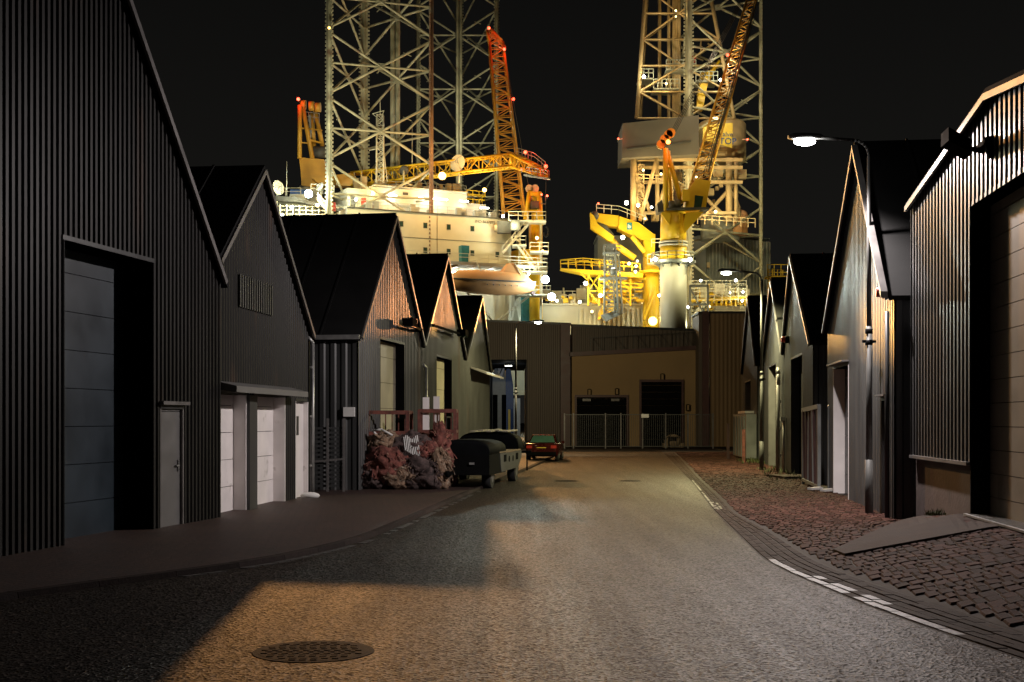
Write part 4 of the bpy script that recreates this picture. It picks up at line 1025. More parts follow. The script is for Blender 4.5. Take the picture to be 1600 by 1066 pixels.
for px_ in (620, 684, 733, 765, 700, 668):
    q = qx(px_); z = 36.4 if px_ != 765 else 35.6
    m = MB(); abx(m, q-.7, q+.7, 1.9, 2.2, z, z+.14); m.build('wall_lamp', 'e_cool', t)
    light('POINT', 'wall_wash', A(q, 1.9, z-.25), (1, 1, .82), 420 if px_ in (620, 684, 733, 765) else 120, t, .2)
m = MB(); m.poly([A(qx(730), 3.5, 34.2)]*3) if False else None
# satellite dishes
def dish(c, r, tilt, label, mt='rig_white', grp='satellite dishes on the rig'):
    c = Vector(c); t = thing('satellite_dish', label, 'satellite dish', c-up*2, grp); n = 18; rings = []
    d = Vector(tilt).normalized(); a = d.cross(up).normalized(); b = a.cross(d)
    m = MB()
    for k in range(1, 6): rr = r*k/5; rings.append([c+d*(rr*rr/r*.28)+(a*math.cos(2*math.pi*i/n)+b*math.sin(2*math.pi*i/n))*rr for i in range(n)])
    m.loft(rings, True); m.build('reflector', mt, t)
    m = MB(); m.tube(c, c+d*r*.9, .05, n=6); m.ball(c+d*r*.9, .14)
    for i in range(3): m.tube(c+d*(r*.28)+(a*math.cos(2.1*i)+b*math.sin(2.1*i))*r, c+d*r*.9, .03, n=5)
    m.build('feed', 'rig_grey', t)
    m = MB(); m.tube(c-d*.1-up*.1, c-d*.1-up*(r+1.6), .14, n=8); m.build('post', 'rig_white', t)
dish(P(717, 256, 198), 1.35, (-.5, -.85, .1), 'large yellow-lit dish in front of the truss boom')
dish(P(631, 266, 199), .75, (.1, .9, .1), 'small dark dish on the quarters roof', 'rig_dark')
dish(P(433, 294, 197), 1.15, (.75, -.6, .1), 'pale dish at the far left end of the rig')
dish(P(501, 293, 196), .75, (-.6, -.7, .4), 'little white dish beside the left leg')
# mast
t = thing('radio_mast', 'slender white lattice radio mast before the front left leg', 'mast', A(qx(594), 6, 37))
b0 = P(594, 285, 197); b1 = P(594, 180, 197)
m = MB(); lattice(m, b0, b1, 1.1, 1.0, 1.1, 1.0, (1, 0, 0), 12, .09, .05); m.tube(b1, b1+up*2.6, .05, n=5); m.tube(P(605, 285, 197), P(598, 215, 197), .06, n=5); m.build('lattice', 'rig_white', t)
m = MB(); tp = P(594, 174, 197); m.bar(P(582, 178, 197), P(600, 173, 197), .1); m.bar(P(600, 173, 197), P(596, 185, 197), .1); m.bar(P(582, 178, 197), P(592, 186, 197), .08); m.bar(P(577, 235, 197), P(593, 232, 197), .1); m.build('crossarm', 'rig_white', t)
# whips
for px_, y0, y1, d, l in ((448, 252, 306, 197, 'thin whip antenna beside the far left dish'), (512, 225, 300, 195, 'tall whip antenna just left of the front leg'), (644, 190, 262, 201, 'whip antenna above the quarters roof')):
    m = MB(); m.tube(P(px_, y1, d), P(px_, y0, d), .06, .03, 6); tag(m.build('whip_antenna', 'rig_white', None, P(px_, y1, d)), l, 'antenna')
# boat deck, walkway, stairs
t = acc
m = MB(); abx(m, -24, 4.5, -4.2, 0, 25.6, 26.1); m.build('walkway_deck', 'rig_grey', t)
m = MB(); rail(m, [A(-24, -4.1, 26.1), A(4.4, -4.1, 26.1), A(4.4, 0, 26.1)], 1.25, .06); m.build('walkway_railing', 'rig_white', t)
m = MB()
for k in range(10): q = -22+k*2.8; m.bar(A(q, -4.1, 25.5), A(q, 2.2, 25.5), .25, .3)
m.bar(A(-1.8, 2.1, 17.5), A(-9, -3.6, 21.5), .3); m.bar(A(-1.8, 2.1, 17.5), A(3, -3.6, 22.5), .3); m.build('deck_beam', 'rig_white', t)
m = MB(); abx(m, qx(708), qx(720), -3.4, -2.2, 26.1, 28.7); m.build('control_booth', 'teal', t)
m = MB(); abx(m, qx(807), qx(826), -1.5, 2, 26.2, 29.0); m.build('generator_box', 'crane_yellow', t)
m = MB(); abx(m, qx(820), qx(841), 1, 4, 17.0, 22.5); m.build('green_container', 'teal', t)
m = MB(); abx(m, 0, 3.6, 2.3, 16, 6, 25.5); m.build('stair_core', 'rig_white', t)
for (px_, py_, pw) in ((712, 424, 500), (738, 423, 300), (770, 423, 300)):
    q = qx(px_); m = MB(); abx(m, q-.6, q+.6, 1.0, 1.3, 25.0, 25.2); m.build('wall_lamp', 'e_cool', t); light('POINT', 'boat_deck_light', A(q, .8, 24.7), (1, .98, .85), pw*1.2, t, .2)
t = thing('stair_tower', 'zigzag steel stairs and platforms at the right end of the crew quarters', 'stairs', P(822, 480, 202))
def stair(m, a, b, w=1.0):
    a, b = Vector(a), Vector(b); y = V(0, w/2, 0)
    for s_ in (-1, 1):
        m.bar(a+y*s_, b+y*s_, .12, .32); m.bar(a+y*s_+up*1.0, b+y*s_+up*1.0, .07)
        for k in range(7): q = a.lerp(b, k/6)+y*s_; m.bar(q, q+up*1.0, .06)
    n = 14
    for k in range(n): q = a.lerp(b, k/n); m.box(q, (.16, 0, 0), (0, w/2, 0), (0, 0, .02))
m = MB(); stair(m, P(785, 396, 201), P(826, 350, 201)); stair(m, P(808, 384, 200.5), P(838, 425, 200.5)); stair(m, P(790, 394, 203), P(812, 362, 203)); m.build('stair_flight', 'rig_white', t)
m = MB()
for x0, x1, yy in ((795, 853, 346), (800, 855, 425), (800, 822, 384), (828, 857, 394), (806, 860, 461)):
    m = MB(); a, b = P(x0, yy, 201), P(x1, yy, 201); m.abox(a.x, b.x, 199.5, 203, a.z-.2, a.z); rail(m, [V(a.x, 199.6, a.z), V(b.x, 199.6, a.z), V(b.x, 203, a.z)], 1.3, .065, 1.2); m.build('platform', 'rig_white', t)
m = MB()
for x in (797, 812, 845): a = P(x, 345, 202); m.bar(a, V(a.x, 202, 10), .35)
m.bar(P(800, 430, 202), P(812, 500, 202), .3); m.bar(P(812, 430, 202), P(800, 500, 202), .3)
m.build('support', 'rig_white', t)
m = MB(); a = P(777, 359, 201); m.tube(a-up*.3, a+up*.7, .5, n=12); m.build('tank', 'rig_white', t)
m = MB(); a = P(788, 355, 201); m.abox(a.x-1.1, a.x+1.1, 200.3, 201.5, a.z-1.0, a.z+.9); m.build('net_basket', 'rig_dark', t)
m = MB(); a = P(805, 352, 199); m.abox(a.x-.7, a.x+.7, 198.8, 199.6, a.z-.8, a.z+.8); m.build('equipment_box', 'rig_dark', t)
flood(t, 786, 338, 199, 'e_cool', .32, COOL, 900); flood(t, 839, 372, 198, 'e_warm', .38, WARM, 1200); flood(t, 848, 392, 199, 'e_warm', .25, WARM, 350)
flood(t, 852, 437, 197, 'e_halide', .62, HAL, 3500); flood(t, 862, 464, 196, 'e_halide', .62, HAL, 3500); flood(t, 826, 428, 199, 'e_cool', .3, COOL, 600); flood(t, 803, 353, 199, 'e_cool', .4, COOL, 800)
# ---- lifeboat
def lifeboat():
    c = A(qx(746), -5.6, 22.7); t = thing('lifeboat', 'enclosed orange lifeboat hanging below the rig walkway', 'lifeboat', c)
    L = 7.0
    def ring(s_, hw, zk, zg, zt, tw):   # station along length
        return [c+rv*s_+bv*y+up*z for y, z in ((-tw*.5, zt), (-tw, zt-.35), (-hw, zg), (-hw*.92, zg-.5), (-hw*.6, zk+.3), (0, zk), (hw*.6, zk+.3), (hw*.92, zg-.5), (hw, zg), (tw, zt-.35), (tw*.5, zt))]
    m = MB(); st = [(-L, .25, -.2, .6, 1.0, .15), (-L*.93, .9, -.9, .5, 1.4, .55), (-L*.8, 1.4, -1.3, .45, 1.8, .95), (-L*.4, 1.7, -1.6, .4, 2.0, 1.3), (L*.35, 1.7, -1.6, .4, 2.0, 1.3), (L*.75, 1.45, -1.3, .45, 1.9, 1.1), (L*.92, 1.2, -1.0, .5, .9, .9), (L, .9, -.7, .55, .7, .6)]
    m.loft([ring(*s_) for s_ in st], True); m.build('hull', 'boat_orange', t)
    m = MB()
    for a, b in zip(st, st[1:]): m.bar(c+rv*a[0]-bv*(a[1]+.05)+up*a[3], c+rv*b[0]-bv*(b[1]+.05)+up*b[3], .14, .18)
    m.build('fender', 'rig_dark', t)
    m = MB(); m.loft([[c+rv*(L*.45+x*2.0)+bv*y*.9*k+up*z for x, y in ((-.9, -1), (.9, -1), (.9, 1), (-.9, 1))] for z, k in ((1.7, 1.1), (3.2, .5), (3.3, .4))], False)
    m.v[8:12] = [c+rv*(L*.45)+(v-(c+rv*(L*.45)))*1 for v in m.v[8:12]]
    for i in range(4, 12): m.v[i] = c+rv*(L*.45)+rv*((m.v[i]-(c+rv*(L*.45))).dot(rv)*.35)+bv*((m.v[i]-c).dot(bv))+up*(m.v[i]-c).z
    m.build('conning_tower', 'boat_orange', t)
    m = MB()
    for s_ in (-.3, .62):
        p = c+rv*(L*s_); m.bar(p-bv*1.2+up*1.3, p-bv*.5+up*3.4+rv*-.8, .16); m.bar(p-bv*.5+up*3.4+rv*-.8, p+bv*2+up*3.6+rv*-.8, .16)
    m.build('davit_arm', 'rig_white', t)
    m = MB()
    for k in range(6): m.ball(c+rv*(-1.5+k*1.0)-bv*1.66+up*-.25, .1)
    m.build('fittings', 'rig_dark', t)
    m = MB(); m.bar(c+rv*(L*.96)-up*.9, c+rv*(L*1.02)-up*1.3, .5); m.build('rudder', 'dark_red', t)
lifeboat()
# ---- left deck, helideck edge
t = thing('pipe_deck', 'railed steel deck with pipework at the left end of the rig', 'rig deck', P(480, 330, 197))
dk = 35.2
m = MB(); e0, e1 = P(405, 309, 197), P(566, 338, 197)
m.prism([P(400, 304, 197), P(460, 308, 196), P(566, 336, 195), P(566, 340, 195), P(470, 316, 196), P(400, 312, 197)], (0, 10, 0)); m.build('net_edge', 'rig_dark', t)
m = MB()
for k in range(14):
    x = 418+k*10; a = P(x, 318+k*.6, 196); m.bar(V(a.x, 196, a.z-3), a, .16); m.bar(V(a.x, 204, a.z-3), V(a.x, 204, a.z), .16)
for y in (322, 328, 334, 340): m.bar(P(415, y, 196.5), P(550, y+2, 196.5), .16)
m.abox(P(410, 0, 200).x, P(560, 0, 200).x, 198, 215, 8, P(0, 336, 200).z); m.build('frame', 'rig_white', t)
m = MB()
for k in range(9): m.tube(P(424, 316+k*2.4, 198), P(548, 322+k*2.4, 198), .12, n=6)
m.build('pipe', 'rig_grey', t)
m = MB(); rail(m, [P(422, 306, 199), P(470, 306, 199)], 1.2); rail(m, [P(486, 302, 197), P(522, 304, 197)], 1.4, .07); stair(m, P(497, 312, 195), P(512, 330, 195)); m.build('railing', 'rig_white', t)
m = MB(); a, b = P(455, 298, 201), P(481, 305, 201); m.abox(a.x, b.x, 200, 203, b.z-.4, a.z); m.build('container', 'blue_paint', t)
m = MB(); a, b = P(455, 303, 200.9), P(481, 312, 201); m.abox(a.x, b.x, 199.5, 203, b.z-2, a.z-.3); m.build('tank', 'rig_white', t)
m = MB(); a, b = P(519, 317, 194), P(524, 330, 194); m.abox(a.x, b.x, 193.5, 194.5, b.z, a.z); m.build('hose_box', 'red_paint', t)
flood(t, 482, 303, 194, 'e_halide', .62, HAL, 2600); flood(t, 456, 324, 195, 'e_cool', .42, COOL, 1100); flood(t, 496, 321, 194.5, 'e_warm', .45, WARM, 1300); flood(t, 441, 336, 195, 'e_cool', .33, COOL, 500)
flood(acc, 583, 303, 196, 'e_warm', .5, WARM, 500); flood(acc, 556, 312, 196, 'e_cool', .35, COOL, 350)
big = flood(acc, 691, 275, 194, 'e_sodium', .62, SOD, 6000)
flood(acc, 757, 297, 197, 'e_sodium', .5, SOD, 2500)
# ---- crane at the far left with its boom lying to the right
t = thing('pedestal_crane', 'orange-yellow crane at the far left, its truss boom lying to the right', 'crane', P(488, 300, 206))
m = MB(); d = 205
m.prism([P(x, y, d) for x, y in ((467, 246), (506, 249), (510, 272), (512, 287), (488, 292), (471, 290), (470, 268))], (0, 4, 0)); m.build('cab_house', 'crane_orange', t)
m = MB(); a = P(484, 291, 207); m.tube(a, a-up*1.8, 1.6, 1.9, 18); m.tube(a-up*1.8, a-up*12, 1.9, n=18); m.build('pedestal', 'rig_white', t)
m = MB()
for (x0, y0, x1, y1, dd) in ((468.5, 165, 468, 248, 204.5), (473, 168, 488, 248, 205), (492, 172, 505, 234, 207.5), (487, 178, 491, 234, 208)): m.tube(P(x0, y0, dd), P(x1, y1, dd), .36, n=8)
m.bar(P(469, 200, 205), P(503, 204, 207), .2); m.bar(P(483, 219, 205), P(503, 224, 207), .25); m.bar(P(469, 223, 205), P(484, 224, 205), .2); m.build('gantry_frame', 'crane_orange', t)
m = MB()
for x, y in ((474, 164), (487, 166), (497, 168)): m.tube(P(x-4, y, 206), P(x+4, y, 206), .75, n=14)
split(m, 'sheave', 'crane_orange', t)
m = MB(); rail(m, [P(474, 190, 206.5), P(499, 193, 206.5)], 1.6, .06, .8); m.bar(P(484, 180, 206.5), P(486, 215, 206.5), .3); m.build('railing', 'galv', t)
m = MB(); a = P(500, 238, 206); m.tube(a-V(1.0, 0, 0), a+V(1.0, 0, 0), .95, n=16); m.build('winch_drum', 'rig_dark', t)
m = MB(); m.prism([P(x, y, 204) for x, y in ((487, 278), (552, 270), (560, 286), (552, 291), (500, 289))], (0, 2, 0)); m.build('boom_heel', 'crane_orange', t)
m = MB(); lattice(m, P(552, 281, 204.5), P(803, 251, 196), 2.0, 1.9, 1.9, 1.6, (0, 0, 1), 15, .17, .09); bo = m.build('boom', 'crane_yellow', t)
m = MB(); lattice(m, P(803, 251, 196), P(850, 271, 188), 1.9, 1.0, 1.6, 1.2, (0, 0, 1), 6, .17, .09); m.build('boom_tip', 'crane_yellow', bo)
m = MB(); rail(m, [P(806, 243, 195), P(835, 252, 190), P(852, 266, 187)], 1.2, .05, 1.0); rail(m, [P(822, 272, 189), P(858, 278, 187)], 1.0, .06, .9); m.bar(P(820, 274, 189), P(858, 280, 187), .8, .2); m.build('tip_walkway', 'galv', bo)
m = MB(); m.tube(P(796, 250, 195.4), P(803, 250, 195.4), 0.95, n=4); m.build('splice_plate', 'crane_yellow', bo)
m = MB(); m.tube(P(853, 278, 187), P(853, 345, 187), .04, n=5); a = P(853, 361, 187)
m.path([a+V(.35*math.sin(k*.5), 0, .75*math.cos(k*.5)-.1) for k in range(10)], .12, 6); m.build('hook_line', 'rig_dark', t)
for x, y, dd in ((466, 155, 204.5), (821, 238, 191), (853, 260, 187), (815, 265, 190)): flood(t, x, y, dd, 'e_red', .42 if x != 815 else .28, RED, 320 if x != 815 else 100, 'warning_light')
# ---- second crane, boom upright
t = thing('pedestal_crane', 'yellow crane at the right end of the quarters, red-lamped boom nearly upright', 'crane', P(836, 470, 205))
m = MB(); a = P(837, 350, 206); m.tube(a, V(a.x, 206, 8), 1.1, n=16); m.build('pedestal', 'crane_yellow', t)
m = MB(); m.tube(P(828, 298, 205), P(820, 352, 205), .4, n=8); m.tube(P(842, 300, 205), P(845, 352, 205), .45, n=8); m.tube(P(834, 300, 207), P(834, 352, 207), .35, n=8); m.bar(P(822, 330, 205), P(846, 330, 205), .4); m.bar(P(828, 303, 205), P(845, 304, 205), .7); m.build('gantry_frame', 'crane_yellow', t)
m = MB(); a, b = P(829, 315, 204.5), P(842, 326, 204.5); m.abox(a.x, b.x, 204, 206, b.z, a.z); m.build('cab', 'rig_dark', t)
m = MB()
for x in (827, 836): a = P(x, 295, 205); m.tube(a-V(0, .25, 0), a+V(0, .25, 0), .62, n=16)
split(m, 'sheave', 'rig_white', t)
m = MB(); lattice(m, P(803, 335, 206), P(775, 70, 212), 3.3, 2.2, 2.6, 2.0, (1, .1, .1), 22, .2, .09); bo = m.build('boom', 'crane_orange', t)
m = MB(); lattice(m, P(775, 70, 212), P(764, 48, 212), 2.0, .8, 2.0, .8, (1, .1, .4), 3, .2, .09); rail(m, [P(768, 60, 211), P(790, 84, 211)], 1.2, .06); m.build('boom_head', 'crane_orange', bo)
m = MB(); m.tube(P(790, 80, 211), P(806, 236, 206), .04, n=4); m.tube(P(788, 80, 211), P(826, 292, 205), .04, n=4); m.tube(P(852, 306, 203), P(853, 320, 203), .06, n=4); m.bar(P(845, 318, 203.5), P(853, 319, 203), .1); m.build('cable', 'rig_dark', t)
for x, y in ((764, 44), (788, 77), (802, 155), (846, 304), (855, 306)): flood(t, x, y, 203 if y > 300 else 210, 'e_red', .38 if y < 300 else .27, RED, 260, 'warning_light')
# ---- right rig: hull and modules
t = hullR = thing('rig_hull', 'pale ribbed hull and railed main deck of the right rig', 'rig hull', P(950, 500, 215))
m = MB(); a = P(845, 474, 212); m.abox(a.x, P(1010, 0, 212).x, 212, 240, 6, a.z); m.abox(P(1010, 0, 216).x, P(1200, 0, 216).x, 216, 245, 6, P(0, 478, 216).z); m.build('hull', 'rig_white', t)
m = MB()
for k in range(16):
    x = P(905+k*7.5, 0, 211.8).x; m.abox(x, x+.35, 211.5, 212, 6, a.z-.9)
m.bar(P(845, 476, 211.8), P(1010, 476, 211.8), .5, .35); m.build('rib', 'rig_white', t)
m = MB(); rail(m, [P(845, 474, 212), P(990, 474, 212)], 1.3, .065, 1.4); rail(m, [P(858, 470, 214), P(980, 470, 214)], 1.6, .07, 1.2); rail(m, [P(1085, 463, 214), P(1168, 461, 214)], 1.6, .07, 1.6); m.build('railing', 'rig_white', t)
m = MB(); m.bar(P(1078, 470, 214), P(1170, 466, 214), 1.2, .5); m.bar(P(1078, 478, 215), P(1170, 474, 215), .6, .4)
for k in range(12): m.bar(P(1082+k*7.5, 468, 214), P(1082+k*7.5, 478, 214), .3)
m.build('deck_beam', 'crane_yellow', t)
m = MB(); random.seed(21)
for k in range(46):
    x = random.choice((random.uniform(850, 1005), random.uniform(1078, 1168))); y = random.uniform(456, 474) if x < 1010 else random.uniform(452, 470); d = random.uniform(213, 220); s_ = random.uniform(.25, .9); a = P(x, y, d)
    if k % 3: m.abox(a.x-s_, a.x+s_, d, d+1, a.z-s_, a.z+s_*random.uniform(.5, 1.3))
    else: m.tube(a-up*1.0, a+up*random.uniform(.6, 2), .15, n=6)
split(m, 'deck_equipment', 'rig_white', t)
m = MB()
for k in range(16):
    x = random.uniform(850, 1005); a = P(x, random.uniform(462, 472), 211.5); s_ = random.uniform(.2, .45); m.abox(a.x-s_, a.x+s_, 211.2, 211.9, a.z-s_, a.z+s_)
split(m, 'valve', 'crane_yellow', t)
m = MB(); a, b = P(946, 463, 214), P(967, 474, 214); m.abox(a.x, b.x, 214, 217, b.z, a.z); m.build('blue_container', 'blue_paint', t)
m = MB(); a, b = P(979, 463, 214), P(998, 474, 214); m.abox(a.x, b.x, 214, 217, b.z, a.z); m.build('grey_container', 'pale_blue', t)
m = MB(); stair(m, P(935, 500, 210), P(948, 478, 210), 1.6); stair(m, P(945, 503, 209), P(958, 480, 209), 1.6); m.build('gangway', 'crane_yellow', t)
for x in (856, 895): 
    pass
m = MB()
for x, y0 in ((882, 464), (892, 464), (897, 463)): m.tube(P(x, 474, 212), P(x, y0-4, 212), .35, n=8)
split(m, 'vent_post', 'rig_white', t)
m = MB(); a = P(918, 455, 216); m.tube(V(a.x, 216, 19), a, 1.1, n=16); m.ball(a+up*.3, 1.1); m.build('silo', 'rig_white', t)
t = thing('clad_module', 'large grey-green ribbed module on the right rig deck', 'rig module', P(1140, 460, 236))
zt, zb_ = P(0, 372, 236).z, P(0, 464, 236).z
c0 = P(1103, 0, 234); c1 = P(1203, 0, 240); c2 = P(1066, 0, 241)
fl = type('q', (), {'zb': zb_})()
m = MB(); dirx = (V(c1.x, c1.y, 0)-V(c0.x, c0.y, 0)); LL = dirx.length; dirx.normalize(); nx = V(dirx.y, -dirx.x, 0)
Shed.corr(fl, m, lambda u_, w, z: V(c0.x, c0.y, z)+dirx*u_+nx*w, LL, [(0, zt+.3), (LL, zt-.2)], (), .75, .16)
m.build('ribbed_wall', 'rig_grey', t)
m = MB(); m.prism([V(c2.x, c2.y, zb_), V(c0.x, c0.y, zb_), V(c0.x, c0.y+.05, zt+.3), V(c2.x, c2.y, zt+.3)], (.2, .4, 0)); m.build('end_wall', 'rig_grey', t)
m = MB(); m.prism([V(c2.x, c2.y, zt+.32), V(c0.x, c0.y, zt+.32), V(c1.x, c1.y, zt+.32), V(c1.x-4, c1.y+14, zt+.32)], (0, 0, .15)); m.build('roof', 'rig_grey', t)
a, b = P(1104.5, 410, 233.5), P(1109.5, 419, 233.5); m = MB(); m.abox(a.x, b.x, 233.3, 233.7, b.z, a.z); m.build('window', 'e_warm' if False else 'tan_steel', t)
t = thing('clad_module', 'pale grey wall module behind the folded yellow crane', 'rig module', P(975, 420, 236))
m = MB(); a, b = P(934, 370, 236), P(1014, 470, 236); m.abox(a.x, b.x, 236, 246, b.z, a.z); m.build('wall', 'rig_grey', t)
m = MB(); a = P(934, 371, 236); m.abox(a.x-.2, b.x+.2, 235.8, 246, a.z, a.z+.3); m.build('roof', 'rig_grey', t)
# ---- cantilever walkway gantry
t = thing('access_gantry', 'yellow railed cantilever walkway reaching left on trestle legs', 'gantry', P(930, 475, 208))
m = MB(); m.prism([P(x, y, 206) for x, y in ((876, 419), (1005, 427), (1005, 434), (912, 427))], (0, 4, 0)); m.build('deck', 'crane_yellow', t)
m = MB(); rail(m, [P(876, 419, 206), P(911, 416, 206), P(1000, 425, 206)], 1.3, .08, 1.2); rail(m, [P(876, 419, 210), P(1000, 425, 210)], 1.3, .08, 1.2); m.bar(P(905, 408, 209), P(920, 408, 209), .3); m.build('railing', 'crane_yellow', t)
m = MB()
for x in (919, 936, 960, 985): m.bar(P(x, 428, 207), P(x, 478, 207), .28); m.bar(P(x, 428, 209.5), P(x, 478, 209.5), .28)
for x0, x1 in ((919, 936), (936, 960), (960, 985)): m.bar(P(x0, 430, 207), P(x1, 455, 207), .2); m.bar(P(x1, 430, 207), P(x0, 455, 207), .2); m.bar(P(x0, 455, 207), P(x1, 475, 207), .2); m.bar(P(x0, 455, 207), P(x1, 455, 207), .2)
m.bar(P(905, 425, 207), P(919, 438, 207), .28)
for y in (440, 446): m.bar(P(936, y, 207), P(1003, y+4, 207), .25)
m.build('trestle', 'crane_yellow', t)
m = MB(); random.seed(5)
for k in range(38):
    x, y = random.uniform(925, 1003), random.uniform(424, 472); a = P(x, y, random.uniform(207.5, 211)); s_ = random.uniform(.2, .6)
    if k % 2: m.tube(a-V(s_*3, 0, 0), a+V(s_*3, 0, random.uniform(-.3, .3)), .13, n=6)
    else: m.abox(a.x-s_, a.x+s_, a.y, a.y+.8, a.z-s_*.7, a.z+s_*.7)
split(m, 'pipework', 'crane_yellow', t)
for x, y, e, r, c, pw in ((983, 412, 'e_warm', .42, WARM, 900), (996, 408, 'e_warm', .3, WARM, 500), (958, 420, 'e_cool', .4, COOL, 700), (915, 443, 'e_cool', .5, COOL, 900), (938, 462, 'e_cool', .45, COOL, 900), (906, 472, 'e_cool', .35, COOL, 500), (993, 425, 'e_warm', .4, WARM, 700), (994, 416, 'e_warm', .35, WARM, 500), (1030, 462, 'e_cool', .3, COOL, 400)): flood(t, x, y, 205, e, r, c, pw)
t = thing('ladder_tower', 'grey lattice ladder tower hanging in front of the yellow walkway', 'tower', P(958, 490, 203))
m = MB(); lattice(m, P(955, 490, 203), P(953, 383, 203), 2.2, 1.6, 1.6, 1.2, (1, 0, 0), 10, .14, .07); lattice(m, P(967, 490, 203), P(962, 400, 203), 1.2, 1.0, 1.2, 1.0, (1, 0, 0), 8, .1, .05); m.build('lattice', 'rig_grey', t)
m = MB(); a = P(955, 388, 203); m.abox(a.x-1.3, a.x+1.3, 202, 204, a.z-1.0, a.z-.7); rail(m, [a+V(-1.3, -1, -.7), a+V(1.3, -1, -.7)], 1.2, .07, .6); a = P(958, 434, 203); m.abox(a.x-2.2, a.x+2.2, 202, 204, a.z-.3, a.z); m.tube(P(958, 420, 202.5), P(958, 430, 202.5), .45, n=10); a = P(963, 490, 203); m.prism([a+V(-2.4, 0, -.2), a+V(1.4, 0, .9), a+V(1.6, 0, .2), a+V(-1.6, 0, -1.2)], (0, 2, 0)); m.build('platform', 'rig_grey', t)
# ---- folded knuckle crane
t = thing('knuckle_crane', 'bright yellow folded knuckle boom crane with a blue emblem', 'crane', P(1017, 505, 210))
m = MB(); a = P(1017, 402, 211); m.tube(a, V(a.x, 211, 8), 1.35, n=18); m.tube(P(1018, 428, 211), P(1018, 424, 211), 2.2, n=18); m.build('pedestal', 'crane_yellow', t)
m = MB(); m.prism([P(x, y, 209.5) for x, y in ((1008, 402), (1005, 378), (1010, 362), (1024, 366), (1023, 402))], (0, 3, 0)); m.build('slew_column', 'crane_yellow', t)
m = MB(); m.prism([P(x, y, 209.3) for x, y in ((968, 338), (998, 348), (1022, 366), (1021, 377), (1000, 374), (966, 357))], (0, 3.4, 0)); m.build('main_boom', 'crane_yellow', t)
m = MB(); m.prism([P(x, y, 209.6) for x, y in ((932, 333), (967, 337), (966, 354), (950, 352), (930, 345))], (0, 2.8, 0)); m.build('outer_boom', 'crane_yellow', t)
m = MB(); m.prism([P(x, y, 209) for x, y in ((922, 332), (928, 337), (934, 350), (960, 370), (957, 378), (950, 376), (923, 357))], (0, 1.2, 0)); m.prism([P(x, y, 211.5) for x, y in ((922, 332), (928, 337), (934, 350), (960, 370), (957, 378), (950, 376), (923, 357))], (0, 1.2, 0)); m.build('folded_jib', 'crane_yellow', t)
m = MB(); m.tube(P(928, 338, 210.5), P(955, 370, 210.5), .6, n=10); m.ball(P(929, 338, 210), .85); m.build('jib_cylinder', 'rig_dark', t)
m = MB(); m.tube(P(955, 374, 210), P(966, 386, 209.5), .5, n=10); m.tube(P(963, 384, 209), P(992, 404, 209), .55, n=10); m.tube(P(988, 370, 209), P(1007, 394, 209), .4, n=10); split(m, 'lift_cylinder', 'crane_yellow', t)
m = MB(); rail(m, [P(932, 332, 210), P(967, 335, 210), P(1006, 350, 210)], 1.35, .07, 1.1); rail(m, [P(1012, 412, 208.5), P(1030, 412, 208.5)], 1.5, .08, .8); rail(m, [P(1018, 386, 208.5), P(1032, 386, 208.5)], 1.3, .08, .8); m.bar(P(1012, 413, 208.7), P(1032, 413, 208.7), 1.2, .2); m.build('railing', 'rig_white', t)
m = MB(); a = P(983.5, 353, 209.2); m.abox(a.x-.42, a.x+.42, 209.1, 209.25, a.z-.62, a.z+.5); em = m.build('emblem', 'teal', t)
m = MB(); m.prism([P(981, 350, 209), P(986.5, 354, 209), P(984.5, 357, 209), P(981, 356, 209)], (0, .06, 0)); m.build('emblem_mark', 'rig_white', em)
m = MB(); stair(m, P(1006, 500, 209), P(1024, 455, 209), 1.0); m.build('stairs', 'crane_yellow', t)
flood(t, 973, 371, 207, 'e_cool', .5, COOL, 1300); flood(t, 1008, 342, 208, 'e_warm', .3, WARM, 0); flood(t, 935, 318, 209, 'e_red', .24, RED, 60, 'warning_light'); flood(t, 1019, 407, 207, 'e_cool', .42, COOL, 900)
sodl = flood(t, 1020, 502, 204, 'e_sodium', .75, SOD, 2500)
# ---- main pedestal crane
t = thing('pedestal_crane', 'big yellow crane on a fat white column, its boom rising to the right', 'crane', P(1052, 512, 200))
D = 200.0; cx = P(1052, 0, D).x
cyl = lambda m, y0, y1, r0, r1=None, n=32: m.tube(V(cx, D, P(0, y0, D).z), V(cx, D, P(0, y1, D).z), r0, r1, n)
m = MB(); cyl(m, 560, 414, 2.1); m.build('column', 'rig_white', t)
m = MB(); cyl(m, 414, 410.5, 2.3, 3.5); cyl(m, 410.5, 408.5, 3.5); 
for k in range(10): a = 2*math.pi*k/10; o_ = V(math.cos(a), math.sin(a), 0); zq = P(0, 410, D).z; m.prism([V(cx, D, zq)+o_*2.1, V(cx, D, zq)+o_*3.3, V(cx, D, zq-.9)+o_*2.1], V(-o_.y, o_.x, 0)*.12)
rail(m, [V(cx+3.4*math.cos(k*math.pi/8), D+3.4*math.sin(k*math.pi/8), P(0, 408.5, D).z) for k in range(17)], 1.2, .06, 1.2); m.build('platform', 'rig_grey', t)
m = MB(); cyl(m, 408.5, 386, 2.08); cyl(m, 378, 332, 2.05, 1.95); m.build('slew_tower', 'crane_yellow', t)
m = MB(); cyl(m, 386, 383, 2.25); cyl(m, 381, 378, 2.25); split(m, 'slew_ring', 'rig_white', t)
m = MB(); cyl(m, 383, 381, 2.15); 
for k in range(5): a, b = P(1034+k, 400-k*4.5, D-2.15), P(1072-k, 404-k*4.5, D-2.15)
m.build('slew_gap', 'rig_dark', t)
m = MB(); m.prism([P(x, y, D-2) for x, y in ((1033, 333), (1048, 333), (1046, 352))], (0, .5, 0)); m.prism([P(x, y, D-2.2) for x, y in ((1072, 332), (1100, 331), (1070, 364), (1068, 350))], (0, 4, 0)); split(m, 'gusset', 'crane_yellow', t)
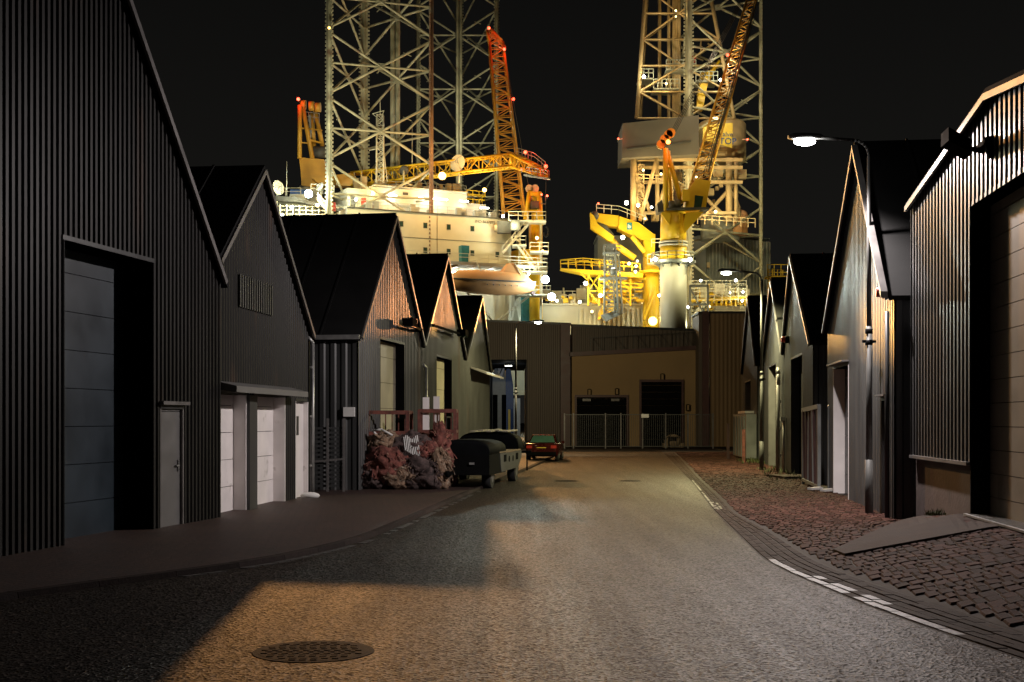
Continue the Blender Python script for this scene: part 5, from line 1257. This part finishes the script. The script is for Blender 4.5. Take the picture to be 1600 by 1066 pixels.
m = MB(); m.bar(P(1040, 330, D), P(1105, 329, D), 4.4, .35); m.build('machine_deck', 'rig_dark', t)
m = MB(); m.tube(P(1040, 232, D-1), P(1040, 330, D-1), .42, n=10); m.tube(P(1042, 236, D-.6), P(1065, 318, D-.6), .4, n=10); m.tube(P(1044, 236, D+1.6), P(1048, 330, D+1.6), .36, n=8); m.tube(P(1042, 262, D-1), P(1053, 262, D-.6), .2, n=8); m.build('gantry_frame', 'crane_yellow', t)
m = MB(); m.prism([P(x, y, D-1.2) for x, y in ((1027, 318), (1034, 312), (1038, 330), (1028, 332))], (0, 3, 0))
for x, y in ((1050, 322), (1058, 320)): a = P(x, y, D-1); m.tube(a-V(.5, 0, 0), a+V(.5, 0, 0), .8, n=14)
m.build('winch', 'rig_dark', t)
m = MB(); m.prism([P(x, y, D-1.5) for x, y in ((1073, 302), (1088, 279), (1111, 283), (1102, 328), (1070, 330))], (0, 3, 0)); bh = m.build('boom_heel', 'crane_yellow', t)
m = MB(); m.prism([P(x, y, D-1.7) for x, y in ((1086, 305), (1099, 307), (1095, 327), (1084, 326))], (0, .2, 0)); m.build('cab_window', 'glass', bh)
m = MB(); m.abox(P(1066, 0, D-2).x, P(1077, 0, D-2).x, D-2.2, D-1.3, P(0, 318, D).z, P(0, 300, D).z); m.build('cab_box', 'crane_yellow', t)
m = MB(); lattice(m, P(1092, 290, D), P(1192, -60, 206), 3.1, 1.5, 2.4, 1.4, (1, 0, .27), 26, .17, .075); bo = m.build('boom', 'crane_orange', t)
m = MB(); rail(m, [P(1108, 270, D-1.3), P(1178, 20, D+1)], 1.0, .06, 1.5); m.build('boom_ladder', 'rig_dark', bo)
m = MB()
for k in range(4): m.tube(P(1043+k*2, 216+k, D), P(1188+k*2, -60, 206), .06, n=5)
for k in range(3): m.tube(P(1100+k*3, 268, D-1), P(1186+k*4, -20, 204), .06, n=5)
m.build('cable', 'rig_dark', t)
m = MB()
for x, y in ((1033, 226), (1038, 218), (1044, 211), (1048, 208)): a = P(x, y, D-.5); m.tube(a-V(0, .4, 0), a+V(0, .4, 0), .7, n=12)
split(m, 'sheave', 'crane_orange', t)
m = MB(); 
for k in range(9): z = 405-k*8; m.bar(P(1061, z, D-2.25), P(1066, z, D-2.25), .06)
m.bar(P(1061, 406, D-2.25), P(1061, 333, D-2.2), .07); m.bar(P(1066, 406, D-2.25), P(1066, 333, D-2.2), .07); m.build('ladder', 'crane_yellow', t)
flood(t, 1044, 222, D-2, 'e_beacon', .55, (1, .12, .03), 420, 'warning_light'); flood(t, 1137, 86, D-1, 'e_red', .36, RED, 300, 'warning_light')
flood(t, 1078, 406, D-3, 'e_cool', .5, COOL, 900); flood(t, 1024, 405, D-3, 'e_cool', .45, COOL, 800)
# ---- derrick
t = thing('drilling_derrick', 'tan drilling derrick with upright pipes above a grey wind wall', 'derrick', P(1065, 330, 222))
DD = 224.0
bc = [P(995, 185, DD-7), P(1147, 185, DD-7), P(1147, 185, DD+7), P(1000, 185, DD+7)]
tc_ = [P(1012, -60, DD-4), P(1100, -60, DD-4), P(1100, -60, DD+4), P(1014, -60, DD+4)]
m = MB(); n = 6
for i in range(4):
    m.tube(bc[i], tc_[i], .34, n=8); j = (i+1) % 4
    for k in range(n):
        a0, a1 = bc[i].lerp(tc_[i], k/n), bc[i].lerp(tc_[i], (k+1)/n); b0_, b1_ = bc[j].lerp(tc_[j], k/n), bc[j].lerp(tc_[j], (k+1)/n)
        m.tube(a0, b0_, .17, n=6, cap=False)
        if k % 2: m.tube(a0, (b1_+a1)/2, .17, n=6, cap=False); m.tube(b0_, (b1_+a1)/2, .17, n=6, cap=False)
        else: m.tube((a0+b0_)/2, a1, .17, n=6, cap=False); m.tube((a0+b0_)/2, b1_, .17, n=6, cap=False)
m.build('tower_frame', 'tan_steel', t)
m = MB()
for x, r in ((1030.5, .3), (1045, .28), (1053, .35), (1057, .35), (1061, .3)): m.tube(P(x, 190, DD-3), P(x, -60, DD-3), r, n=8)
split(m, 'drill_pipe', 'tan_steel', t)
m = MB()
for x0, x1, y in ((1040, 1086, 110), (1086, 1120, 128), (997, 1020, 124), (1020, 1060, 140)):
    m = MB(); a, b = P(x0, y, DD-5), P(x1, y, DD-5); m.abox(a.x, b.x, DD-6, DD-2, a.z-.25, a.z); rail(m, [V(a.x, DD-6, a.z), V(b.x, DD-6, a.z)], 1.5, .09, .7); m.build('platform', 'rig_grey', t)
m = MB(); 
for k in range(6): a = P(1090+k*4, 150-k*7, DD-4); m.tube(a, a+V(1.6, 0, 2.2), .25, n=8)
m.prism([P(x, y, DD-5) for x, y in ((1088, 170), (1096, 112), (1112, 110), (1104, 140), (1098, 172))], (0, 1.5, 0)); m.build('top_drive', 'crane_yellow', t)
m = MB()
for k in range(26): x, y = random.uniform(1070, 1135), random.uniform(60, 170); a = P(x, y, DD-random.uniform(-3, 4)); m.bar(a, a+V(random.uniform(-1.5, 1.5), 0, random.uniform(-1.5, 1.5)), .22)
split(m, 'rigging', 'tan_steel', t)
m = MB(); a = P(1076, 95, DD-4); m.abox(a.x-.6, a.x+1.1, DD-5, DD-4, a.z-.4, a.z+.5); m.build('red_valve', 'red_paint', t)
m = MB(); m.prism([P(x, y, 211) for x, y in ((973, 193), (1092, 180), (1092, 241), (972, 247))], (0, 9, 0)); ww = m.build('wind_wall', 'wind_grey', t)
m = MB(); m.bar(P(980, 233, 210.9), P(1080, 221, 210.9), .15, .25); m.build('rubbing_strip', 'rig_dark', ww)
m = MB(); m.bar(P(966, 218, 211), P(973, 217, 211), .12); m.bar(P(1160, 218, 211), P(1168, 218, 211), .12); m.build('light_arm', 'rig_grey', t)
# substructure
m = MB()
for x, d in ((990, 213), (990, 228), (1027, 214), (1049, 214), (1139, 216), (1143, 228), (1150, 216)): m.tube(P(x, 247, d), P(x, 345, d), .55 if x in (990, 1139) else .35, n=10)
for x0, y0, x1, y1, d in ((1000, 345, 1027, 245, 212.5), (990, 262, 1015, 330, 213), (1049, 250, 1030, 330, 214), (1100, 340, 1145, 290, 216), (1092, 300, 1140, 345, 216), (990, 300, 1010, 345, 213), (1020, 345, 1040, 290, 214)): m.tube(P(x0, y0, d), P(x1, y1, d), .32, n=8)
for y, x0, x1 in ((250, 985, 1160), (285, 990, 1045), (262, 985, 1160), (333, 985, 1150), (285, 1095, 1160)): m.bar(P(x0, y, 214), P(x1, y, 214), .6, .5)
split(m, 'support_leg', 'tan_steel', t)
m = MB(); rail(m, [P(995, 285, 212), P(1046, 287, 212)], 1.3, .07, 1.0); rail(m, [P(1090, 350, 213), P(1180, 356, 213)], 1.5, .09, 1.1); lattice(m, P(1001, 338, 213), P(1001, 258, 213), 1.0, 1.0, 1.0, 1.0, (1, 0, 0), 12, .07, .05); m.build('railing', 'tan_steel', t)
m = MB(); random.seed(9)
for k in range(40):
    x, y = random.uniform(995, 1160), random.uniform(262, 345); a = P(x, y, random.uniform(214, 222)); s_ = random.uniform(.2, .8)
    if k % 2: m.bar(a, a+V(random.uniform(-2.4, 2.4), 0, random.uniform(-2, 2)), .2)
    else: m.abox(a.x-s_, a.x+s_, a.y, a.y+1, a.z-s_, a.z+s_)
split(m, 'floor_equipment', 'tan_steel', t)
m = MB(); a = P(1155, 345, 222); m.tube(a-up*2.5, a+up*1.0, 1.5, n=16); m.ball(a+up*1.0, 1.5, 14, 8, (1, 1, .6)); a = P(1152, 360, 222); m.build('red_tank', 'boat_orange', t)
m = MB(); a = P(1125, 358, 224); m.tube(a-up*2, a+up*2, 3.4, n=20); m.build('mud_tank', 'rig_grey', t)
m = MB(); m.path([P(1143, 300, 220), P(1150, 310, 220), P(1155, 325, 220), P(1155, 338, 220)], .3, 8); m.build('standpipe', 'tan_steel', t)
for x, y, e, r, c, pw in ((1006, 120, 'e_cool', .42, COOL, 900), (1041, 131, 'e_warm', .3, WARM, 800), (1056, 17, 'e_warm', .26, WARM, 700), (1056, 26, 'e_warm', .22, WARM, 0), (1126, 125, 'e_cool', .38, COOL, 700), (1005, 266, 'e_warm', .3, WARM, 800), (1033, 272, 'e_warm', .3, WARM, 800), (979, 317, 'e_cool', .5, WARM, 1100), (997, 321, 'e_cool', .38, WARM, 600), (1118, 331, 'e_warm', .42, WARM, 1100), (1018, 324, 'e_cool', .3, COOL, 500), (1060, 200, 'e_warm', .2, WARM, 900), (1088, 277, 'e_warm', .25, WARM, 700)): flood(t, x, y, DD-13 if y > 200 else DD-8, e, r, c, pw)
for x, y in ((966, 217), (1168, 218)): flood(t, x, y, 210.5, 'e_red', .24, RED, 120, 'warning_light')
# round tank with lit sign
t = thing('signed_tank', 'dark rounded tank with a lit yellow lettered panel in the derrick base', 'tank', P(1130, 250, 222))
m = MB(); a = P(1128, 222, 221); m.tube(P(1128, 252, 221)-up*0, P(1128, 196, 221), 4.1, n=28); m.ball(P(1128, 196, 221), 4.1, 28, 8, (1, 1, .25)); m.build('body', 'tan_steel', t)
m = MB(); m.prism([P(x, y, 216) for x, y in ((1098, 196), (1145, 192), (1144, 231), (1098, 218))], (0, .3, 0)); sg = m.build('sign_panel', 'sign_yellow', t)
text('STOP', 1.5, P(1134, 221, 215.9), V(1, .0, -.05), up, 'blue_paint', sg); text('Valve', 1.1, P(1134, 210, 215.9), V(1, 0, -.05), up, 'blue_paint', sg)
light('SPOT', 'sign_light', P(1118, 186, 212), (1, .82, .4), 900, t, .2, P(1122, 212, 216), 110)
m = MB(); m.box(P(1118, 185, 212), (.4, 0, 0), (0, .2, 0), (0, 0, .15)); m.build('sign_lamp', 'e_warm', t)
t = thing('side_platform', 'yellow railed platform and caged ladder right of the right leg', 'platform', P(1212, 440, 230))
m = MB(); a, b = P(1199, 431, 230), P(1231, 431, 230); m.abox(a.x, b.x, 230, 233, a.z-.3, a.z); rail(m, [a, b], 1.1, .09, .8); rail(m, [a, b], 2.0, .09, 1.2); m.build('platform', 'crane_yellow', t)
m = MB(); 
for x in (1200, 1207): m.bar(P(x, 420, 230), P(x, 470, 230), .2)
for k in range(10): m.bar(P(1200, 424+k*5, 230), P(1207, 424+k*5, 230), .15)
m.build('caged_ladder', 'crane_yellow', t)
random.seed(33)
t = thing('pipe_rack', 'dense yellow and grey pipe racks on the right rig deck behind the white column', 'pipe rack', P(1010, 490, 219))
m = MB()
for k in range(26):
    y = random.uniform(436, 476); x = random.uniform(985, 1030); L_ = random.uniform(8, 40); d = random.uniform(213, 222)
    m.tube(P(x-L_/2, y, d), P(x+L_/2, y+random.uniform(-1, 1), d), random.choice((.1, .14, .2)), n=6)
for k in range(22):
    y = random.uniform(452, 486); x = random.uniform(1078, 1165); L_ = random.uniform(8, 34); d = random.uniform(215, 222)
    m.tube(P(x-L_/2, y, d), P(x+L_/2, y+random.uniform(-1, 1), d), random.choice((.1, .14, .2)), n=6)
for k in range(30):
    x = random.choice((random.uniform(975, 1030), random.uniform(1076, 1160))); d = random.uniform(214, 222); y = random.uniform(440, 470)
    m.tube(P(x, y, d), P(x, y+random.uniform(8, 26), d), .12, n=6)
m.build('pipes', 'crane_yellow', t)
m = MB()
for y in (446, 458, 470): rail(m, [P(982, y, 212.5), P(1032, y, 212.5)], 1.2, .07, 1.0); rail(m, [P(1078, y+4, 213), P(1166, y+4, 213)], 1.2, .06, 1.3)
m.build('railing', 'rig_white', t)
m = MB(); a, b = P(1078, 500, 206), P(1088, 455, 206)
for x in (1078, 1106): m.bar(P(x, 512, 206), P(x, 446, 206), .35)
m.bar(P(1078, 447, 206), P(1106, 447, 206), .35); m.bar(P(1078, 476, 206), P(1106, 476, 206), .3); m.bar(P(1079, 452, 206), P(1105, 500, 206), .25); m.build('portal_frame', 'rig_dark', t)
m = MB(); stair(m, P(1080, 508, 207), P(1100, 478, 207), 1.4); m.build('stairs', 'rig_white', t)
for k in range(9):
    x = random.choice((random.uniform(980, 1028), random.uniform(1080, 1165))); bulb(t, P(x, random.uniform(438, 484), 212), random.choice(('e_cool', 'e_warm')), random.uniform(.18, .34), 'floodlight')
# added fill lights without fixtures for legs and crane boom, and the long throws into the lane
light('POINT', 'rig_fill', P(560, 300, 180), (1, .90, .48), 15000, legA, .6)
light('POINT', 'rig_fill', P(500, 180, 178), (1, .93, .62), 19000, legA, .6)
light('POINT', 'rig_fill', P(720, 200, 240), (1, .93, .62), 17000, legB, .6)
light('POINT', 'rig_fill', P(1150, 330, 200), (1, .90, .48), 16000, legC, .6)
light('POINT', 'rig_fill', P(1108, 190, 188), (1, .74, .26), 4500, hullR, .5)  # added to brighten the crane boom, no lamp stands here
flood(hullR, 1088, 511, 203, 'e_cool', .6, COOL, 1800); flood(hullR, 1075, 480, 210, 'e_cool', .3, COOL, 600); flood(hullR, 1160, 470, 212, 'e_cool', .3, COOL, 600); flood(hullR, 870, 470, 209, 'e_cool', .3, HAL, 600); flood(hullR, 925, 487, 208, 'e_warm', .35, WARM, 700)
light('POINT', 'rig_fill', P(1140, 100, 205), (1, .85, .55), 9000, legC, .6)
fp = V(-27.3, 190.5, 60.5)
bulb(legA, fp+V(0, .6, 0), 'e_sodium', .3)
light('SPOT', 'long_throw', fp, (1, .46, .14), 760000, legA, 1.0, (0, 22, 0), 30, .6)
light('SPOT', 'long_throw', big+V(0, -2, 0), (1, .46, .12), 160000, acc, .5, (0, 25, 0), 40, .6)
light('SPOT', 'long_throw', P(1020, 502, 202), SOD, 1000000, hullR, .5, (0, 40, 6), 40, .5)
light('SPOT', 'long_throw', P(852, 437, 194), HAL, 90000, acc, .5, (9, 50, 7), 24, .5)
light('SPOT', 'long_throw', V(75, 228, 22.9), (1, .36, .11), 560000, hullR, .5, (-1.5, 54, 6), 3.4, .5)  # unseen flood added beyond the right sheds to light the left gables
light('SPOT', 'long_throw', V(75, 226, 26), (1, .9, .66), 90000, hullR, .5, (-1.5, 54, 7), 3.4, .5)  # unseen white flood added to whiten the upper left gables
HAZE = 0
if HAZE:
    m = MB(); m.abox(-160, 160, -20, 330, -1.5, 130)
    hm = bpy.data.materials.new('haze'); hm.use_nodes = True; ht = hm.node_tree; ht.nodes.remove(ht.nodes['Principled BSDF'])
    pv = nd(ht, 'ShaderNodeVolumePrincipled'); pv.inputs['Color'].default_value = (.9, .92, .95, 1); pv.inputs['Density'].default_value = HAZE; pv.inputs['Anisotropy'].default_value = .6
    ht.links.new(pv.outputs['Volume'], ht.nodes['Material Output'].inputs['Volume']); MATS['haze'] = hm
    struct('haze', m, 'haze', 'stuff')
# ------------------------------------------------------------------ world, camera
w = bpy.data.worlds.new('World'); sc.world = w; w.use_nodes = True; t = w.node_tree; bg = t.nodes['Background']
tc = nd(t, 'ShaderNodeTexCoord'); sx = nd(t, 'ShaderNodeSeparateXYZ'); rp = nd(t, 'ShaderNodeValToRGB')
t.links.new(tc.outputs['Generated'], sx.inputs['Vector']); t.links.new(sx.outputs['Z'], rp.inputs['Fac'])
rp.color_ramp.elements[0].position = .0; rp.color_ramp.elements[0].color = (.0100, .0095, .0084, 1)
rp.color_ramp.elements[1].position = .34; rp.color_ramp.elements[1].color = (.0038, .0037, .0034, 1)
t.links.new(rp.outputs['Color'], bg.inputs['Color']); bg.inputs['Strength'].default_value = 1.0
cam = bpy.data.cameras.new('camera'); co = bpy.data.objects.new('camera', cam); COL.objects.link(co)
co.location = (0, 0, H); co.rotation_euler = (R(90), 0, 0)
cam.sensor_width = 36; cam.lens = 36*F/1600; cam.shift_y = (HY-533)/1600; cam.clip_end = 2000; cam.clip_start = .1
sc.camera = co
sc.view_settings.view_transform = 'Standard'; sc.view_settings.look = 'None'; sc.view_settings.exposure = 0
sc.cycles.use_denoising = True
sc.cycles.max_bounces = 5; sc.cycles.sample_clamp_indirect = 4
